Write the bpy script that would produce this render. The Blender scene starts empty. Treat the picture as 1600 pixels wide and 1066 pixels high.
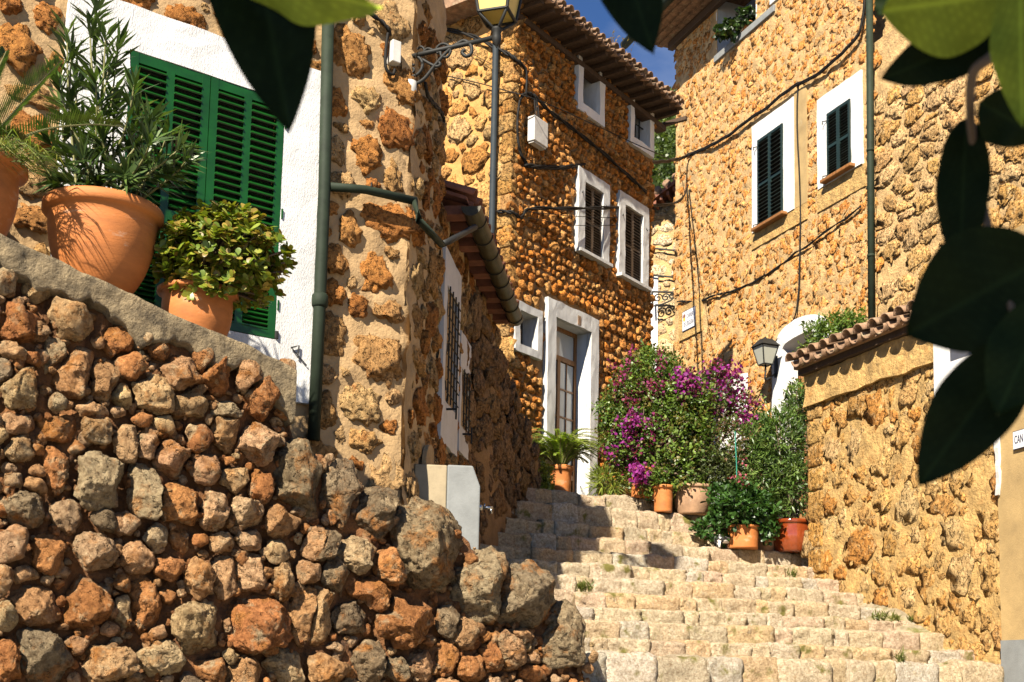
import bpy, bmesh, math, random
import numpy as np
from mathutils import Vector, Matrix, Euler
random.seed(7); RNG = np.random.default_rng(7)
R_ = math.radians
SC = bpy.context.scene
COL = SC.collection
# ------------------------------------------------------------------ camera
F = 1900.0; PITCH = R_(6.3); ROLL = R_(1.17); SHY = 0.198
cam_d = bpy.data.cameras.new('camera'); cam = bpy.data.objects.new('camera', cam_d); COL.objects.link(cam)
cam_d.sensor_fit = 'HORIZONTAL'; cam_d.sensor_width = 36.0; cam_d.lens = 36.0 * F / 1600.0
cam_d.shift_y = SHY; cam_d.clip_start = 0.05; cam_d.clip_end = 3000
cam_d.dof.use_dof = True; cam_d.dof.focus_distance = 11.0; cam_d.dof.aperture_fstop = 8.0
CM = Euler((math.pi/2 + PITCH, 0, 0)).to_matrix() @ Matrix.Rotation(ROLL, 3, 'Z')
cam.matrix_world = CM.to_4x4()
SC.camera = cam
# ------------------------------------------------------------------ light
SUN = Vector((-0.388, -0.922, 0.83)).normalized()          # direction towards the sun
elev = math.asin(SUN.z); azim = math.atan2(SUN.x, SUN.y)
w = bpy.data.worlds.new('World'); SC.world = w; w.use_nodes = True
nt = w.node_tree; nt.nodes.clear()
sky = nt.nodes.new('ShaderNodeTexSky'); sky.sky_type = 'NISHITA'; sky.sun_disc = False
sky.sun_elevation = elev; sky.sun_rotation = azim; sky.altitude = 1200; sky.air_density = 0.8; sky.dust_density = 0.0; sky.ozone_density = 10.0
bg = nt.nodes.new('ShaderNodeBackground'); bg.inputs[1].default_value = 0.052
tc = nt.nodes.new('ShaderNodeTexCoord'); mp = nt.nodes.new('ShaderNodeMapping'); mp.inputs['Scale'].default_value = (2.2, 2.2, 6.0)
nz = nt.nodes.new('ShaderNodeTexNoise'); nz.inputs['Scale'].default_value = 1.6; nz.inputs['Detail'].default_value = 9; nz.inputs['Roughness'].default_value = 0.55
cr = nt.nodes.new('ShaderNodeValToRGB'); cr.color_ramp.elements[0].position = 0.46; cr.color_ramp.elements[1].position = 0.78
cr.color_ramp.elements[1].color = (.45, .45, .45, 1)
mx = nt.nodes.new('ShaderNodeMix'); mx.data_type = 'RGBA'; mx.inputs['B'].default_value = (6.0, 6.4, 7.2, 1)
nt.links.new(tc.outputs['Generated'], mp.inputs[0]); nt.links.new(mp.outputs[0], nz.inputs['Vector'])
nt.links.new(nz.outputs[0], cr.inputs[0]); nt.links.new(cr.outputs[0], mx.inputs['Factor'])
nt.links.new(sky.outputs[0], mx.inputs['A']); nt.links.new(mx.outputs['Result'], bg.inputs[0])
wo = nt.nodes.new('ShaderNodeOutputWorld'); nt.links.new(bg.outputs[0], wo.inputs[0])
sl = bpy.data.lights.new('sun', 'SUN'); sl.energy = 5.0; sl.angle = R_(0.5); sl.color = (1.0, 0.91, 0.76)
so = bpy.data.objects.new('sun', sl); COL.objects.link(so); so.rotation_euler = (-SUN).to_track_quat('-Z', 'Y').to_euler(); so.location = (-6, -12, 14)
vs = SC.view_settings; vs.view_transform = 'Standard'; vs.look = 'None'; vs.gamma = 1.0; vs.use_curve_mapping = False; vs.exposure = 1.5
SC.cycles.max_bounces = 6; SC.cycles.diffuse_bounces = 1

# ------------------------------------------------------------------ helpers: projection
def ray(px, py):
    d = CM @ Vector(((px - 800.0) / F, -(py - 533.0 - SHY * 1600.0) / F, -1.0))
    return d / d.y
def at(px, py, Y):
    return ray(px, py) * Y
class Wall:
    """A vertical plane: u runs to the right as seen from the street, v is height, w stands out of the wall."""
    def __init__(s, p, th):
        a = R_(th); n = Vector((math.cos(a), -math.sin(a), 0))
        if n.dot(Vector((p[0], p[1], 0))) > 0: n = -n
        s.n = n; s.d = Vector((-n.y, n.x, 0)); s.o = Vector((p[0], p[1], 0))
        s.M = Matrix((( s.d.x, 0, n.x, s.o.x), (s.d.y, 0, n.y, s.o.y), (0, 1, 0, 0), (0, 0, 0, 1)))
        s.A = np.array(s.M.to_3x3()); s.t = np.array(s.o)
    def pix(s, px, py, off=0.0):
        r = ray(px, py); t = (s.o.dot(s.n) + off) / r.dot(s.n); p = r * t
        return ((p - s.o).dot(s.d), p.z)
    def P(s, u, v, w=0.0):
        return s.o + s.d * u + s.n * w + Vector((0, 0, v))
    def T(s, V):
        return np.asarray(V) @ s.A.T + s.t
    def rect(s, xl, xr, yt, yb, off=0.0):
        ym = (yt + yb) / 2; xm = (xl + xr) / 2
        return (s.pix(xl, ym, off)[0], s.pix(xr, ym, off)[0], s.pix(xm, yb, off)[1], s.pix(xm, yt, off)[1])
def wall_at(px, py, Y, th):
    return Wall(at(px, py, Y), th)
# ------------------------------------------------------------------ helpers: noise
def _h(x, y, z, s):
    h = (x * 374761393 + y * 668265263 + z * 2147483647 + s * 1013904223) & 0xffffffff
    h = ((h ^ (h >> 13)) * 1274126177) & 0xffffffff
    h = ((h ^ (h >> 16)) * 2246822519) & 0xffffffff
    return ((h ^ (h >> 15)) & 0xffff) / 32767.5 - 1.0
def vnoise(P, s=0):
    P = np.asarray(P, float); i = np.floor(P).astype(np.int64); f = P - i; f = f * f * (3 - 2 * f)
    x, y, z = i[:, 0], i[:, 1], i[:, 2]; a, b, c = f[:, 0], f[:, 1], f[:, 2]; r = 0
    for dx in (0, 1):
        for dy in (0, 1):
            for dz in (0, 1):
                r = r + _h(x + dx, y + dy, z + dz, s) * (a if dx else 1 - a) * (b if dy else 1 - b) * (c if dz else 1 - c)
    return r
def fbm(P, o=4, s=0, g=0.5):
    P = np.asarray(P, float); r = 0; k = 1.0
    for j in range(o):
        r = r + k * vnoise(P, s + j * 17); P = P * 2.03 + 3.1; k *= g
    return r
# ------------------------------------------------------------------ helpers: objects
WM = {}
def _fin(o, parent, M):
    COL.objects.link(o); WM[o.name] = M
    if parent is not None:
        o.parent = parent; o.matrix_basis = WM[parent.name].inverted() @ M
    else:
        o.matrix_basis = M
    return o
def tag(o, label=None, cat=None, group=None, kind=None):
    if label: o['label'] = label
    if cat: o['category'] = cat
    if group: o['group'] = group
    if kind: o['kind'] = kind
    return o
def thing(name, loc, label, cat, group=None):
    o = bpy.data.objects.new(name, None); o.empty_display_size = 0.2
    return tag(_fin(o, None, Matrix.Translation(Vector(loc))), label, cat, group)
def mesh(name, V, Fc, mat, smooth=False, col=None):
    V = np.asarray(V, np.float32); m = bpy.data.meshes.new(name)
    if isinstance(Fc, np.ndarray):
        k = Fc.shape[1]; n = len(Fc)
        m.vertices.add(len(V)); m.vertices.foreach_set('co', V.ravel())
        m.loops.add(n * k); m.loops.foreach_set('vertex_index', Fc.astype(np.int32).ravel())
        m.polygons.add(n); m.polygons.foreach_set('loop_start', np.arange(0, n * k, k, dtype=np.int32))
        m.update(calc_edges=True)
    else:
        m.from_pydata([tuple(v) for v in V.tolist()], [], [tuple(f) for f in Fc]); m.update()
    if smooth: m.polygons.foreach_set('use_smooth', np.ones(len(m.polygons), bool))
    if col is not None:
        c = np.asarray(col, np.float32)
        if c.ndim == 1: c = np.tile(c, (len(V), 1))
        if c.shape[1] == 3: c = np.hstack([c, np.ones((len(c), 1), np.float32)])
        at_ = m.attributes.new('tint', 'FLOAT_COLOR', 'POINT'); at_.data.foreach_set('color', c.astype(np.float32).ravel())
    if mat: m.materials.append(mat)
    return m
def obj(name, V, Fc, mat, parent=None, smooth=False, col=None, origin=None):
    V = np.asarray(V, float)
    if origin is None:
        lo, hi = V.min(0), V.max(0); origin = np.array([(lo[0] + hi[0]) / 2, (lo[1] + hi[1]) / 2, lo[2]])
    m = mesh(name, V - origin, Fc, mat, smooth, col)
    return _fin(bpy.data.objects.new(name, m), parent, Matrix.Translation(Vector(origin)))
def inst(name, m, M, parent=None):
    return _fin(bpy.data.objects.new(name, m), parent, M)
class MB:
    def __init__(s): s.v = []; s.f = []; s.n = 0
    def add(s, V, Fc):
        V = np.asarray(V, float); s.v.append(V); s.f += [tuple(int(i) + s.n for i in f) for f in Fc]; s.n += len(V); return s
    def box(s, u0, u1, v0, v1, w0, w1, T=None):
        V = np.array([(u, v, w_) for u in (u0, u1) for v in (v0, v1) for w_ in (w0, w1)], float)
        if T is not None: V = T(V)
        return s.add(V, [(0, 1, 3, 2), (4, 6, 7, 5), (0, 4, 5, 1), (2, 3, 7, 6), (0, 2, 6, 4), (1, 5, 7, 3)])
    def tube(s, pts, r, k=8, cap=True):
        pts = [Vector(p) for p in pts]; n = len(pts); V = []; rr = r if hasattr(r, '__len__') else [r] * n
        up = Vector((0, 0, 1)); pv = None
        for i, p in enumerate(pts):
            t = (pts[min(i + 1, n - 1)] - pts[max(i - 1, 0)]).normalized()
            a = pv if pv is not None else (up if abs(t.z) < .9 else Vector((1, 0, 0)))
            x = (a - t * a.dot(t)).normalized(); y = t.cross(x); pv = x
            for j in range(k):
                q = 2 * math.pi * j / k; V.append(p + (x * math.cos(q) + y * math.sin(q)) * rr[i])
        Fc = [(i * k + j, i * k + (j + 1) % k, (i + 1) * k + (j + 1) % k, (i + 1) * k + j) for i in range(n - 1) for j in range(k)]
        if cap: Fc += [tuple(range(k))[::-1], tuple((n - 1) * k + j for j in range(k))]
        return s.add([tuple(v) for v in V], Fc)
    def lathe(s, prof, c, k=32):
        V = [(c[0] + r * math.cos(2 * math.pi * j / k), c[1] + r * math.sin(2 * math.pi * j / k), c[2] + z) for r, z in prof for j in range(k)]
        return s.add(V, [(i * k + j, i * k + (j + 1) % k, (i + 1) * k + (j + 1) % k, (i + 1) * k + j) for i in range(len(prof) - 1) for j in range(k)])
    def prism(s, poly, w0, w1, T=None):
        n = len(poly); V = np.array([(u, v, w0) for u, v in poly] + [(u, v, w1) for u, v in poly], float)
        if T is not None: V = T(V)
        return s.add(V, [tuple(range(n))[::-1], tuple(range(n, 2 * n))] + [(i, (i + 1) % n, n + (i + 1) % n, n + i) for i in range(n)])
    def build(s, name, mat, parent=None, smooth=False, col=None):
        return obj(name, np.vstack(s.v), s.f, mat, parent, smooth, col)
    def mesh(s, name, mat, smooth=False, col=None):
        return mesh(name, np.vstack(s.v), s.f, mat, smooth, col)
def bevel(o, w_=0.01, seg=2):
    b = o.modifiers.new('bevel', 'BEVEL'); b.width = w_; b.segments = seg; b.limit_method = 'ANGLE'; return o
def roughen(o, seg=.12, amp=.007, sc=7.0):
    """give a plastered piece slightly uneven faces and edges"""
    b = bmesh.new(); b.from_mesh(o.data)
    for _ in range(4):
        es = [e for e in b.edges if e.calc_length() > seg * 1.5]
        if not es: break
        bmesh.ops.subdivide_edges(b, edges=es, cuts=1, use_grid_fill=True)
    P = np.array([v.co[:] for v in b.verts]) + np.array(WM[o.name].translation)
    Dn = np.stack([fbm(P * sc + 31 * k, 3, k) for k in range(3)], 1) * amp
    for v, q in zip(b.verts, Dn): v.co += Vector(q)
    b.to_mesh(o.data); b.free(); o.data.update(); return o
def smooth_path(pts, n=6):
    P = [Vector(p) for p in pts]; out = []
    for i in range(len(P) - 1):
        a, b, c, d = P[max(i - 1, 0)], P[i], P[i + 1], P[min(i + 2, len(P) - 1)]
        for j in range(n):
            t = j / n
            out.append(0.5 * ((2 * b) + (c - a) * t + (2 * a - 5 * b + 4 * c - d) * t * t + (3 * b - a - 3 * c + d) * t ** 3))
    return out + [P[-1]]
# ------------------------------------------------------------------ helpers: materials
class N:
    def __init__(s, name):
        s.m = bpy.data.materials.new(name); s.m.use_nodes = True; s.t = s.m.node_tree; s.t.nodes.clear()
        s.out = s.t.nodes.new('ShaderNodeOutputMaterial'); s.b = s.n('ShaderNodeBsdfPrincipled'); s.l(s.b.outputs[0], s.out.inputs[0])
    def n(s, ty, **kw):
        o = s.t.nodes.new(ty)
        for k, v in kw.items():
            if k in o.inputs: o.inputs[k].default_value = v
            else: setattr(o, k, v)
        return o
    def l(s, a, b): s.t.links.new(a, b)
    def pos(s, scale=(1, 1, 1)):
        g = s.n('ShaderNodeNewGeometry'); m = s.n('ShaderNodeMapping'); m.inputs['Scale'].default_value = scale; s.l(g.outputs['Position'], m.inputs[0]); return m.outputs[0]
    def noise(s, v, sc, det=6, ro=0.6):
        q = s.n('ShaderNodeTexNoise'); q.inputs['Scale'].default_value = sc; q.inputs['Detail'].default_value = det; q.inputs['Roughness'].default_value = ro; s.l(v, q.inputs['Vector']); return q.outputs[0]
    def ramp(s, v, a, b, ca=(0, 0, 0, 1), cb=(1, 1, 1, 1)):
        r = s.n('ShaderNodeValToRGB'); e = r.color_ramp.elements; e[0].position = a; e[1].position = b; e[0].color = ca; e[1].color = cb; s.l(v, r.inputs[0]); return r.outputs[0]
    def mix(s, f, a, b, bt='MIX'):
        m = s.n('ShaderNodeMix', data_type='RGBA', blend_type=bt)
        for k, q in (('Factor', f), ('A', a), ('B', b)):
            if hasattr(q, 'is_output'): s.l(q, m.inputs[k])
            elif k == 'Factor': m.inputs[k].default_value = q
            else: m.inputs[k].default_value = (*q, 1) if len(q) == 3 else q
        return m.outputs['Result']
    def bump(s, h, st=0.5, di=0.02, prev=None):
        b = s.n('ShaderNodeBump'); b.inputs['Strength'].default_value = st; b.inputs['Distance'].default_value = di; s.l(h, b.inputs['Height'])
        if prev is not None: s.l(prev, b.inputs['Normal'])
        return b.outputs[0]
KA = 0.74      # keeps masonry and paint at their real reflectance; the exposure is set to match
def plain(name, c, ro=0.6, var=0.15, sc=6, bump=0.15, bd=0.01, bsc=40, metal=0, stain=None, stretch=(1, 1, 1), spec=0.5):
    k = N(name); v = k.pos(stretch); n1 = k.noise(v, sc, 8, .65); c = tuple(x * KA for x in c)
    if stain: stain = (stain[0], stain[1], tuple(x * KA for x in stain[2]))
    lo = tuple(max(0, x * (1 - var * 1.6)) for x in c); hi = tuple(min(1, x * (1 + var)) for x in c)
    col = k.ramp(n1, .3, .7, (*lo, 1), (*hi, 1))
    if stain:
        sc2, th, scol = stain; n2 = k.noise(v, sc2, 8, .7); col = k.mix(k.ramp(n2, th, th + .12), col, scol)
    k.l(col, k.b.inputs['Base Color']); k.b.inputs['Roughness'].default_value = ro; k.b.inputs['Metallic'].default_value = metal
    k.b.inputs['Specular IOR Level'].default_value = spec
    if bump: k.l(k.bump(k.noise(v, bsc, 6, .65), bump, bd), k.b.inputs['Normal'])
    return k.m
def rock(name, sc=9, bump=.9, bd=.03, patch=None, pth=.56, ro=.92, dark=.45, patch2=None, moss=None, pits=0):
    """stone whose own colour comes from the tint attribute, with mineral patches, pits and grain"""
    k = N(name); v = k.pos(); a = k.n('ShaderNodeAttribute', attribute_name='tint'); col = a.outputs['Color']
    if patch: col = k.mix(k.ramp(k.noise(v, sc * .55, 6, .7), pth, pth + .14), col, patch)
    if patch2: col = k.mix(k.ramp(k.noise(k.pos((1.3, 1.3, 1.3)), sc * .8, 6, .7), .54, .68), col, patch2)
    g = k.ramp(k.noise(v, sc * 2.4, 10, .80), .32, .68, (dark * KA, dark * .70 * KA, dark * .45 * KA, 1), (1.55 * KA, 1.49 * KA, 1.38 * KA, 1))
    col = k.mix(1.0, col, g, 'MULTIPLY')
    if moss: col = k.mix(k.ramp(k.noise(v, moss[0], 5, .6), moss[1], moss[1] + .1), col, moss[2])
    k.l(col, k.b.inputs['Base Color']); k.b.inputs['Roughness'].default_value = ro; k.b.inputs['Specular IOR Level'].default_value = .2
    b1 = k.bump(k.noise(v, sc * 1.3, 12, .80), bump, bd)
    vo = k.n('ShaderNodeTexVoronoi', Scale=sc * 4.5); k.l(v, vo.inputs['Vector'])
    b2 = k.bump(vo.outputs[0], bump * .35, bd * .35, b1)
    if pits: b2 = k.bump(k.ramp(k.noise(v, sc * 2.6, 3, .55), .36, .46), 1.0, pits, b2)
    k.l(b2, k.b.inputs['Normal']); return k.m
def leafm(name, ro=.45, tr=.35, spec=.5, c=None):
    k = N(name)
    if c is None: src = k.n('ShaderNodeAttribute', attribute_name='tint').outputs['Color']
    if c is None: src = k.mix(1.0, src, k.ramp(k.noise(k.pos(), 22, 5, .7), .3, .7, (.72, .74, .7, 1), (1.25, 1.22, 1.15, 1)), 'MULTIPLY')
    else: src = k.mix(k.noise(k.pos(), 14, 4, .6), tuple(x * .75 for x in c), tuple(x * 1.25 for x in c))
    src = k.mix(1.0, src, (.8, .8, .8), 'MULTIPLY'); k.l(src, k.b.inputs['Base Color']); k.b.inputs['Roughness'].default_value = ro; k.b.inputs['Specular IOR Level'].default_value = spec
    t = k.n('ShaderNodeBsdfTranslucent'); s2 = k.mix(1.0, src, (1.5, 1.6, .6), 'MULTIPLY'); k.l(s2, t.inputs[0])
    m = k.n('ShaderNodeMixShader'); m.inputs[0].default_value = tr; k.l(k.b.outputs[0], m.inputs[1]); k.l(t.outputs[0], m.inputs[2]); k.l(m.outputs[0], k.out.inputs[0])
    return k.m
MT = {}
MT['dry'] = rock('dry_stone', 9, 1.0, .06, patch=(.46, .205, .055), pth=.52, dark=.34, patch2=(.52, .42, .27), pits=.03)
MT['earth'] = plain('earth_fill', (.24, .10, .03), .95, .5, 9, 1.0, .04, 26)
MT['coping'] = plain('lime_coping', (.30, .225, .125), .92, .5, 9, 1.0, .03, 40, stain=(11, .66, (.36, .30, .04)))
MT['hstone'] = rock('house_stone', 10, 1.0, .05, patch=(.44, .18, .045), pth=.58, dark=.36, pits=.03)
MT['lmortar'] = plain('pale_mortar', (.54, .35, .165), .93, .22, 4, .6, .02, 30, stain=(3, .60, (.40, .22, .09)))
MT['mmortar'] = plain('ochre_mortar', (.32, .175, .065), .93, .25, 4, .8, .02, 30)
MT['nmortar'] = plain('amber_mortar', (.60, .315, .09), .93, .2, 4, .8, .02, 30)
MT['rstone'] = rock('golden_stone', 10, .9, .04, patch=(.50, .25, .06), pth=.58, dark=.46, patch2=(.66, .50, .27), pits=.026)
MT['rmortar'] = plain('golden_mortar', (.64, .41, .175), .93, .3, 5, 1.0, .03, 24, stain=(14, .64, (.34, .18, .06)))
MT['pmortar'] = plain('yard_wall_render', (.60, .375, .13), .93, .3, 8, 1.0, .035, 24, stain=(6, .55, (.48, .255, .075)))
MT['step'] = rock('step_stone', 14, 1.0, .045, patch=(.52, .35, .18), pth=.62, dark=.44, patch2=(.58, .52, .40), moss=(5, .58, (.17, .15, .04)))
MT['tread'] = plain('step_tread', (.36, .27, .15), .95, .3, 6, .8, .02, 30, stain=(5, .62, (.26, .22, .07)))
MT['moss'] = plain('mossy_mortar', (.40, .32, .20), .95, .35, 7, 1.0, .03, 26, stain=(3.2, .50, (.15, .14, .03)))
MT['white'] = plain('limewash', (.80, .79, .77), .9, .07, 3, .7, .012, 40, stretch=(3, 3, 1), stain=(2.2, .66, (.52, .46, .36)))
MT['offwhite'] = plain('worn_limewash', (.70, .66, .62), .9, .08, 3, .4, .01, 45)
MT['greyframe'] = plain('grey_stone_frame', (.62, .61, .58), .9, .14, 5, .5, .010, 50, stretch=(3, 3, 1), stain=(2.4, .62, (.42, .37, .29)))
MT['green'] = plain('green_paint', (.003, .070, .005), .42, .25, 6, .12, .003, 40)
MT['dgreen'] = plain('dark_green_paint', (.012, .028, .022), .45, .15, 4, .08, .003, 60)
MT['brown'] = plain('brown_paint', (.085, .055, .035), .5, .15, 4, .1, .003, 60)
MT['wood'] = plain('varnished_wood', (.33, .14, .035), .45, .25, 5, .2, .004, 30, stretch=(6, 6, 1))
MT['beam'] = plain('old_timber', (.075, .042, .022), .85, .3, 5, .4, .006, 30, stretch=(5, 5, 5))
MT['pipe'] = plain('painted_pipe', (.022, .033, .019), .7, .2, 10, .1, .003, 50, stain=(30, .72, (.30, .33, .30)), spec=.2)
MT['gutter'] = plain('green_gutter', (.06, .05, .022), .45, .4, 9, .12, .003, 50, spec=.3)
MT['bluepipe'] = plain('grey_blue_pipe', (.035, .045, .052), .65, .15, 8, .1, .003, 50, spec=.2)
MT['iron'] = plain('black_iron', (.022, .022, .02), .6, .2, 20, .3, .003, 80, spec=.25)
MT['cable'] = plain('black_cable', (.014, .012, .010), .7, .2, 20, .0, spec=.2)
MT['box'] = plain('white_plastic', (.62, .60, .55), .5, .15, 9, .1, .002, 60, stain=(12, .62, (.40, .35, .26)))
MT['terra'] = plain('terracotta', (.56, .185, .040), .75, .2, 5, .3, .006, 30, stretch=(1, 1, 2), stain=(5, .56, (.54, .34, .20)))
MT['terrap'] = plain('lime_streaked_terracotta', (.56, .185, .040), .75, .14, 4, .3, .006, 30, stretch=(1, 1, 4), stain=(3.6, .62, (.60, .40, .27)))
MT['terraold'] = plain('weathered_terracotta', (.46, .27, .15), .85, .25, 7, .4, .008, 30, stain=(8, .58, (.50, .40, .29)))
MT['glaze'] = plain('glazed_terracotta', (.24, .045, .011), .10, .25, 8, .1, .004, 20, spec=.8)
MT['soil'] = plain('potting_soil', (.05, .03, .018), .95, .4, 30, .8, .01, 60)
MT['tile'] = plain('roof_tile', (.30, .175, .10), .9, .4, 11, .5, .01, 40, stain=(9, .55, (.36, .29, .18)))
MT['tiled'] = plain('red_roof_tile', (.24, .085, .045), .85, .3, 7, .4, .008, 40)
MT['conc'] = plain('grey_concrete', (.25, .26, .255), .9, .12, 6, .5, .006, 90, stain=(4, .68, (.40, .33, .22)))
MT['concy'] = plain('yellowed_concrete', (.40, .32, .20), .9, .15, 6, .4, .006, 60)
MT['steel'] = plain('tap_steel', (.6, .6, .58), .25, .1, 10, .05, .002, 60, metal=1)
MT['ochre'] = plain('ochre_render', (.47, .32, .135), .9, .18, 3, .5, .008, 60, stain=(1.4, .60, (.50, .40, .24)))
MT['dark'] = plain('dark_interior', (.012, .010, .009), .8, .1, 4, 0)  # near-black colour stands in for unlit rooms behind openings and louvres
MT['ground'] = plain('street_paving', (.30, .26, .20), .95, .25, 4, .5, .01, 40)
MT['hillg'] = plain('hill_ground', (.10, .10, .045), .95, .3, .3, 0)
MT['bark'] = plain('bark', (.16, .11, .07), .9, .3, 12, .6, .01, 40)
MT['stem'] = plain('green_stem', (.20, .19, .06), .7, .2, 12, .1)
MT['leaf'] = leafm('leaf', .42, .30)
MT['gloss'] = leafm('glossy_leaf', .38, .24, .4)
MT['petal'] = leafm('bract', .6, .35, .3)
MT['amber'] = plain('amber_glass', (.62, .46, .12), .35, .06, 3, 0)
MT['frost'] = plain('frosted_glass', (.42, .42, .35), .3, .05, 5, 0)
gk = N('window_glass'); gk.b.inputs['Base Color'].default_value = (.42, .43, .40, 1); gk.b.inputs['Roughness'].default_value = .08; gk.b.inputs['Specular IOR Level'].default_value = .8; MT['glass'] = gk.m
# ------------------------------------------------------------------ rubble masonry
def hemi(level):
    b = bmesh.new(); bmesh.ops.create_icosphere(b, subdivisions=level, radius=1.0)
    V = np.array([v.co[:] for v in b.verts]); Fc = np.array([[v.index for v in f.verts] for f in b.faces]); b.free()
    Fc = Fc[V[Fc].mean(1)[:, 2] > -0.32]; u = np.unique(Fc); mp_ = -np.ones(len(V), int); mp_[u] = np.arange(len(u))
    return V[u], mp_[Fc]
HEMI = {k: hemi(k) for k in (3, 4, 5)}
def stone_shapes(seeds, gap=.012, thick=.6, level=3, w0=0.0, p=7.0, grow=1.15, rough=.10, facets=7, flat=.75, tmax=.2, seed=0, fac=.8, hlo=.70, wj=0.0):
    """seeds: rows (u, v, ru, rv); every stone fills its weighted cell between its neighbours. Yields wall-local vertices."""
    S = np.asarray(seeds, float); out = []; rng = np.random.default_rng(seed)
    for i, (u, v, ru, rv) in enumerate(S):
        H, Fc = HEMI[level[i] if hasattr(level, '__len__') else level]
        dx = S[:, 0] - u; dy = S[:, 1] - v; D = np.hypot(dx, dy); reach = 3.2 * max(ru, rv) + .1
        k = np.where((D > 1e-6) & (D < reach + np.maximum(S[:, 2], S[:, 3])))[0]
        nx, ny = dx[k] / D[k], dy[k] / D[k]
        ri = 1 / np.sqrt((nx / ru) ** 2 + (ny / rv) ** 2); rk = 1 / np.sqrt((nx / S[k, 2]) ** 2 + (ny / S[k, 3]) ** 2)
        dk = np.maximum(D[k] * ri / (ri + rk) - gap / 2, .25 * ri)
        s = np.maximum(np.hypot(H[:, 0], H[:, 1]), 1e-5); cx, cy = H[:, 0] / s, H[:, 1] / s; pl = np.hypot(cx, cy) < .5; cx = np.where(pl, 1.0, cx); cy = np.where(pl, 0.0, cy)
        q = (np.sqrt((cx / ru) ** 2 + (cy / rv) ** 2) / (grow[i] if hasattr(grow, '__len__') else grow)) ** p
        if len(k): q = q + (np.maximum(np.outer(cx, nx) + np.outer(cy, ny), 0) / dk).__pow__(p).sum(1)
        r = q ** (-1 / p); t = min(thick * min(ru, rv) * rng.uniform(.75, 1.25), tmax)
        sr = s ** flat; z = np.where(H[:, 2] > 0, np.abs(H[:, 2]) ** .8, -np.abs(H[:, 2]) * .8)
        e = np.stack([cx * sr, cy * sr, z], 1)
        for _ in range(facets):
            n = rng.normal(size=3); n[2] = abs(n[2]) * .9 + .1; n /= np.linalg.norm(n); ov = np.maximum(e @ n - rng.uniform(hlo, .98), 0); e = e - np.outer(ov * fac, n)
        off = rng.uniform(-50, 50, 3); sz = max(ru, rv)
        Q = e * np.array([1, 1, t / sz]) * 2.2 * (sz / .12) ** .35 + off
        nn = fbm(Q, 5, int(seed) + 3, .62) * rough + (np.abs(vnoise(Q * 1.7, 91)) - .4) * rough * .8 - np.maximum(vnoise(Q * 4.1, 47) - .35, 0) * rough * 1.2
        e = e * (1 + nn)[:, None]
        V = np.stack([u + e[:, 0] * r, v + e[:, 1] * r, w0 + rng.uniform(-1, 1) * wj + e[:, 2] * t + e[:, 0] * rng.normal(0, .18) * t + e[:, 1] * rng.normal(0, .18) * t], 1)
        out.append((V, Fc))
    return out
def scatter(u0, u1, v0, v1, ru, rv, jit=.35, holes=(), seed=0, inside=None, relax=2, size_var=.3, tries=25, pack=1.0):
    """dart throwing in (u, v) with elliptical stones"""
    rng = np.random.default_rng(seed); P = []
    n = int((u1 - u0) * (v1 - v0) / (ru * rv * 2.2) * tries); arr = np.zeros((0, 4))
    C = np.stack([rng.uniform(u0, u1, n), rng.uniform(v0, v1, n)], 1); sv = np.exp(rng.normal(0, size_var, n)); sv = np.sort(sv)[::-1] if size_var > .2 else sv
    asp = np.exp(rng.normal(0, .18, n)); res = np.zeros((n, 4)); m = 0
    for i in range(n):
        u, v = C[i]; a, b = ru * sv[i] * asp[i], rv * sv[i] / asp[i]
        if any(h[0] - a * .5 < u < h[1] + a * .5 and h[2] - b * .5 < v < h[3] + b * .5 for h in holes): continue
        if inside and not inside(u, v, a, b): continue
        if m:
            q = ((res[:m, 0] - u) / (res[:m, 2] + a)) ** 2 + ((res[:m, 1] - v) / (res[:m, 3] + b)) ** 2
            if q.min() < pack ** 2 * .86: continue
        res[m] = (u, v, a, b); m += 1
    return res[:m]
def coursed(u0, u1, v0, v1, rv, asp=(1.0, 2.2), holes=(), seed=0, inside=None, jit=.16, gapj=.0):
    """seeds laid in wavering courses, stones of unequal length"""
    rg = np.random.default_rng(seed); out = []; v = v0
    while v < v1:
        h = rv * math.exp(rg.normal(0, .16)); u = u0 - rg.uniform(0, rv * 2); ph = rg.uniform(0, 9)
        while u < u1:
            a = h * rg.uniform(*asp); hh = h * math.exp(rg.normal(0, .10)); cu = u + a; cv = v + h + .35 * h * math.sin(cu * 1.3 + ph) * .5 + rg.normal(0, jit * h)
            if rg.random() < .10 and a > h * 1.3:     # two thin stones in place of one
                cand = [(cu, cv + h * .5, a, h * .5), (cu, cv - h * .5, a, h * .5)]
            else: cand = [(cu, cv, a, hh)]
            for (x, y, p_, q_) in cand:
                if u0 + p_ * .5 < x < u1 - p_ * .3 and not any(g[0] - p_ * .55 < x < g[1] + p_ * .55 and g[2] - q_ * .55 < y < g[3] + q_ * .55 for g in holes) and (inside is None or inside(x, y, p_, q_)): out.append((x, y, p_, q_))
            u += 2 * a + gapj
        v += 2 * h + gapj
    return np.array(out)
def pick(pal, rng, var=.18):
    c = np.array(pal[rng.integers(len(pal))]); return np.clip(c * rng.uniform(1 - var, 1 + var) * (1 + rng.normal(0, .012, 3)), 0, 1)
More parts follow.
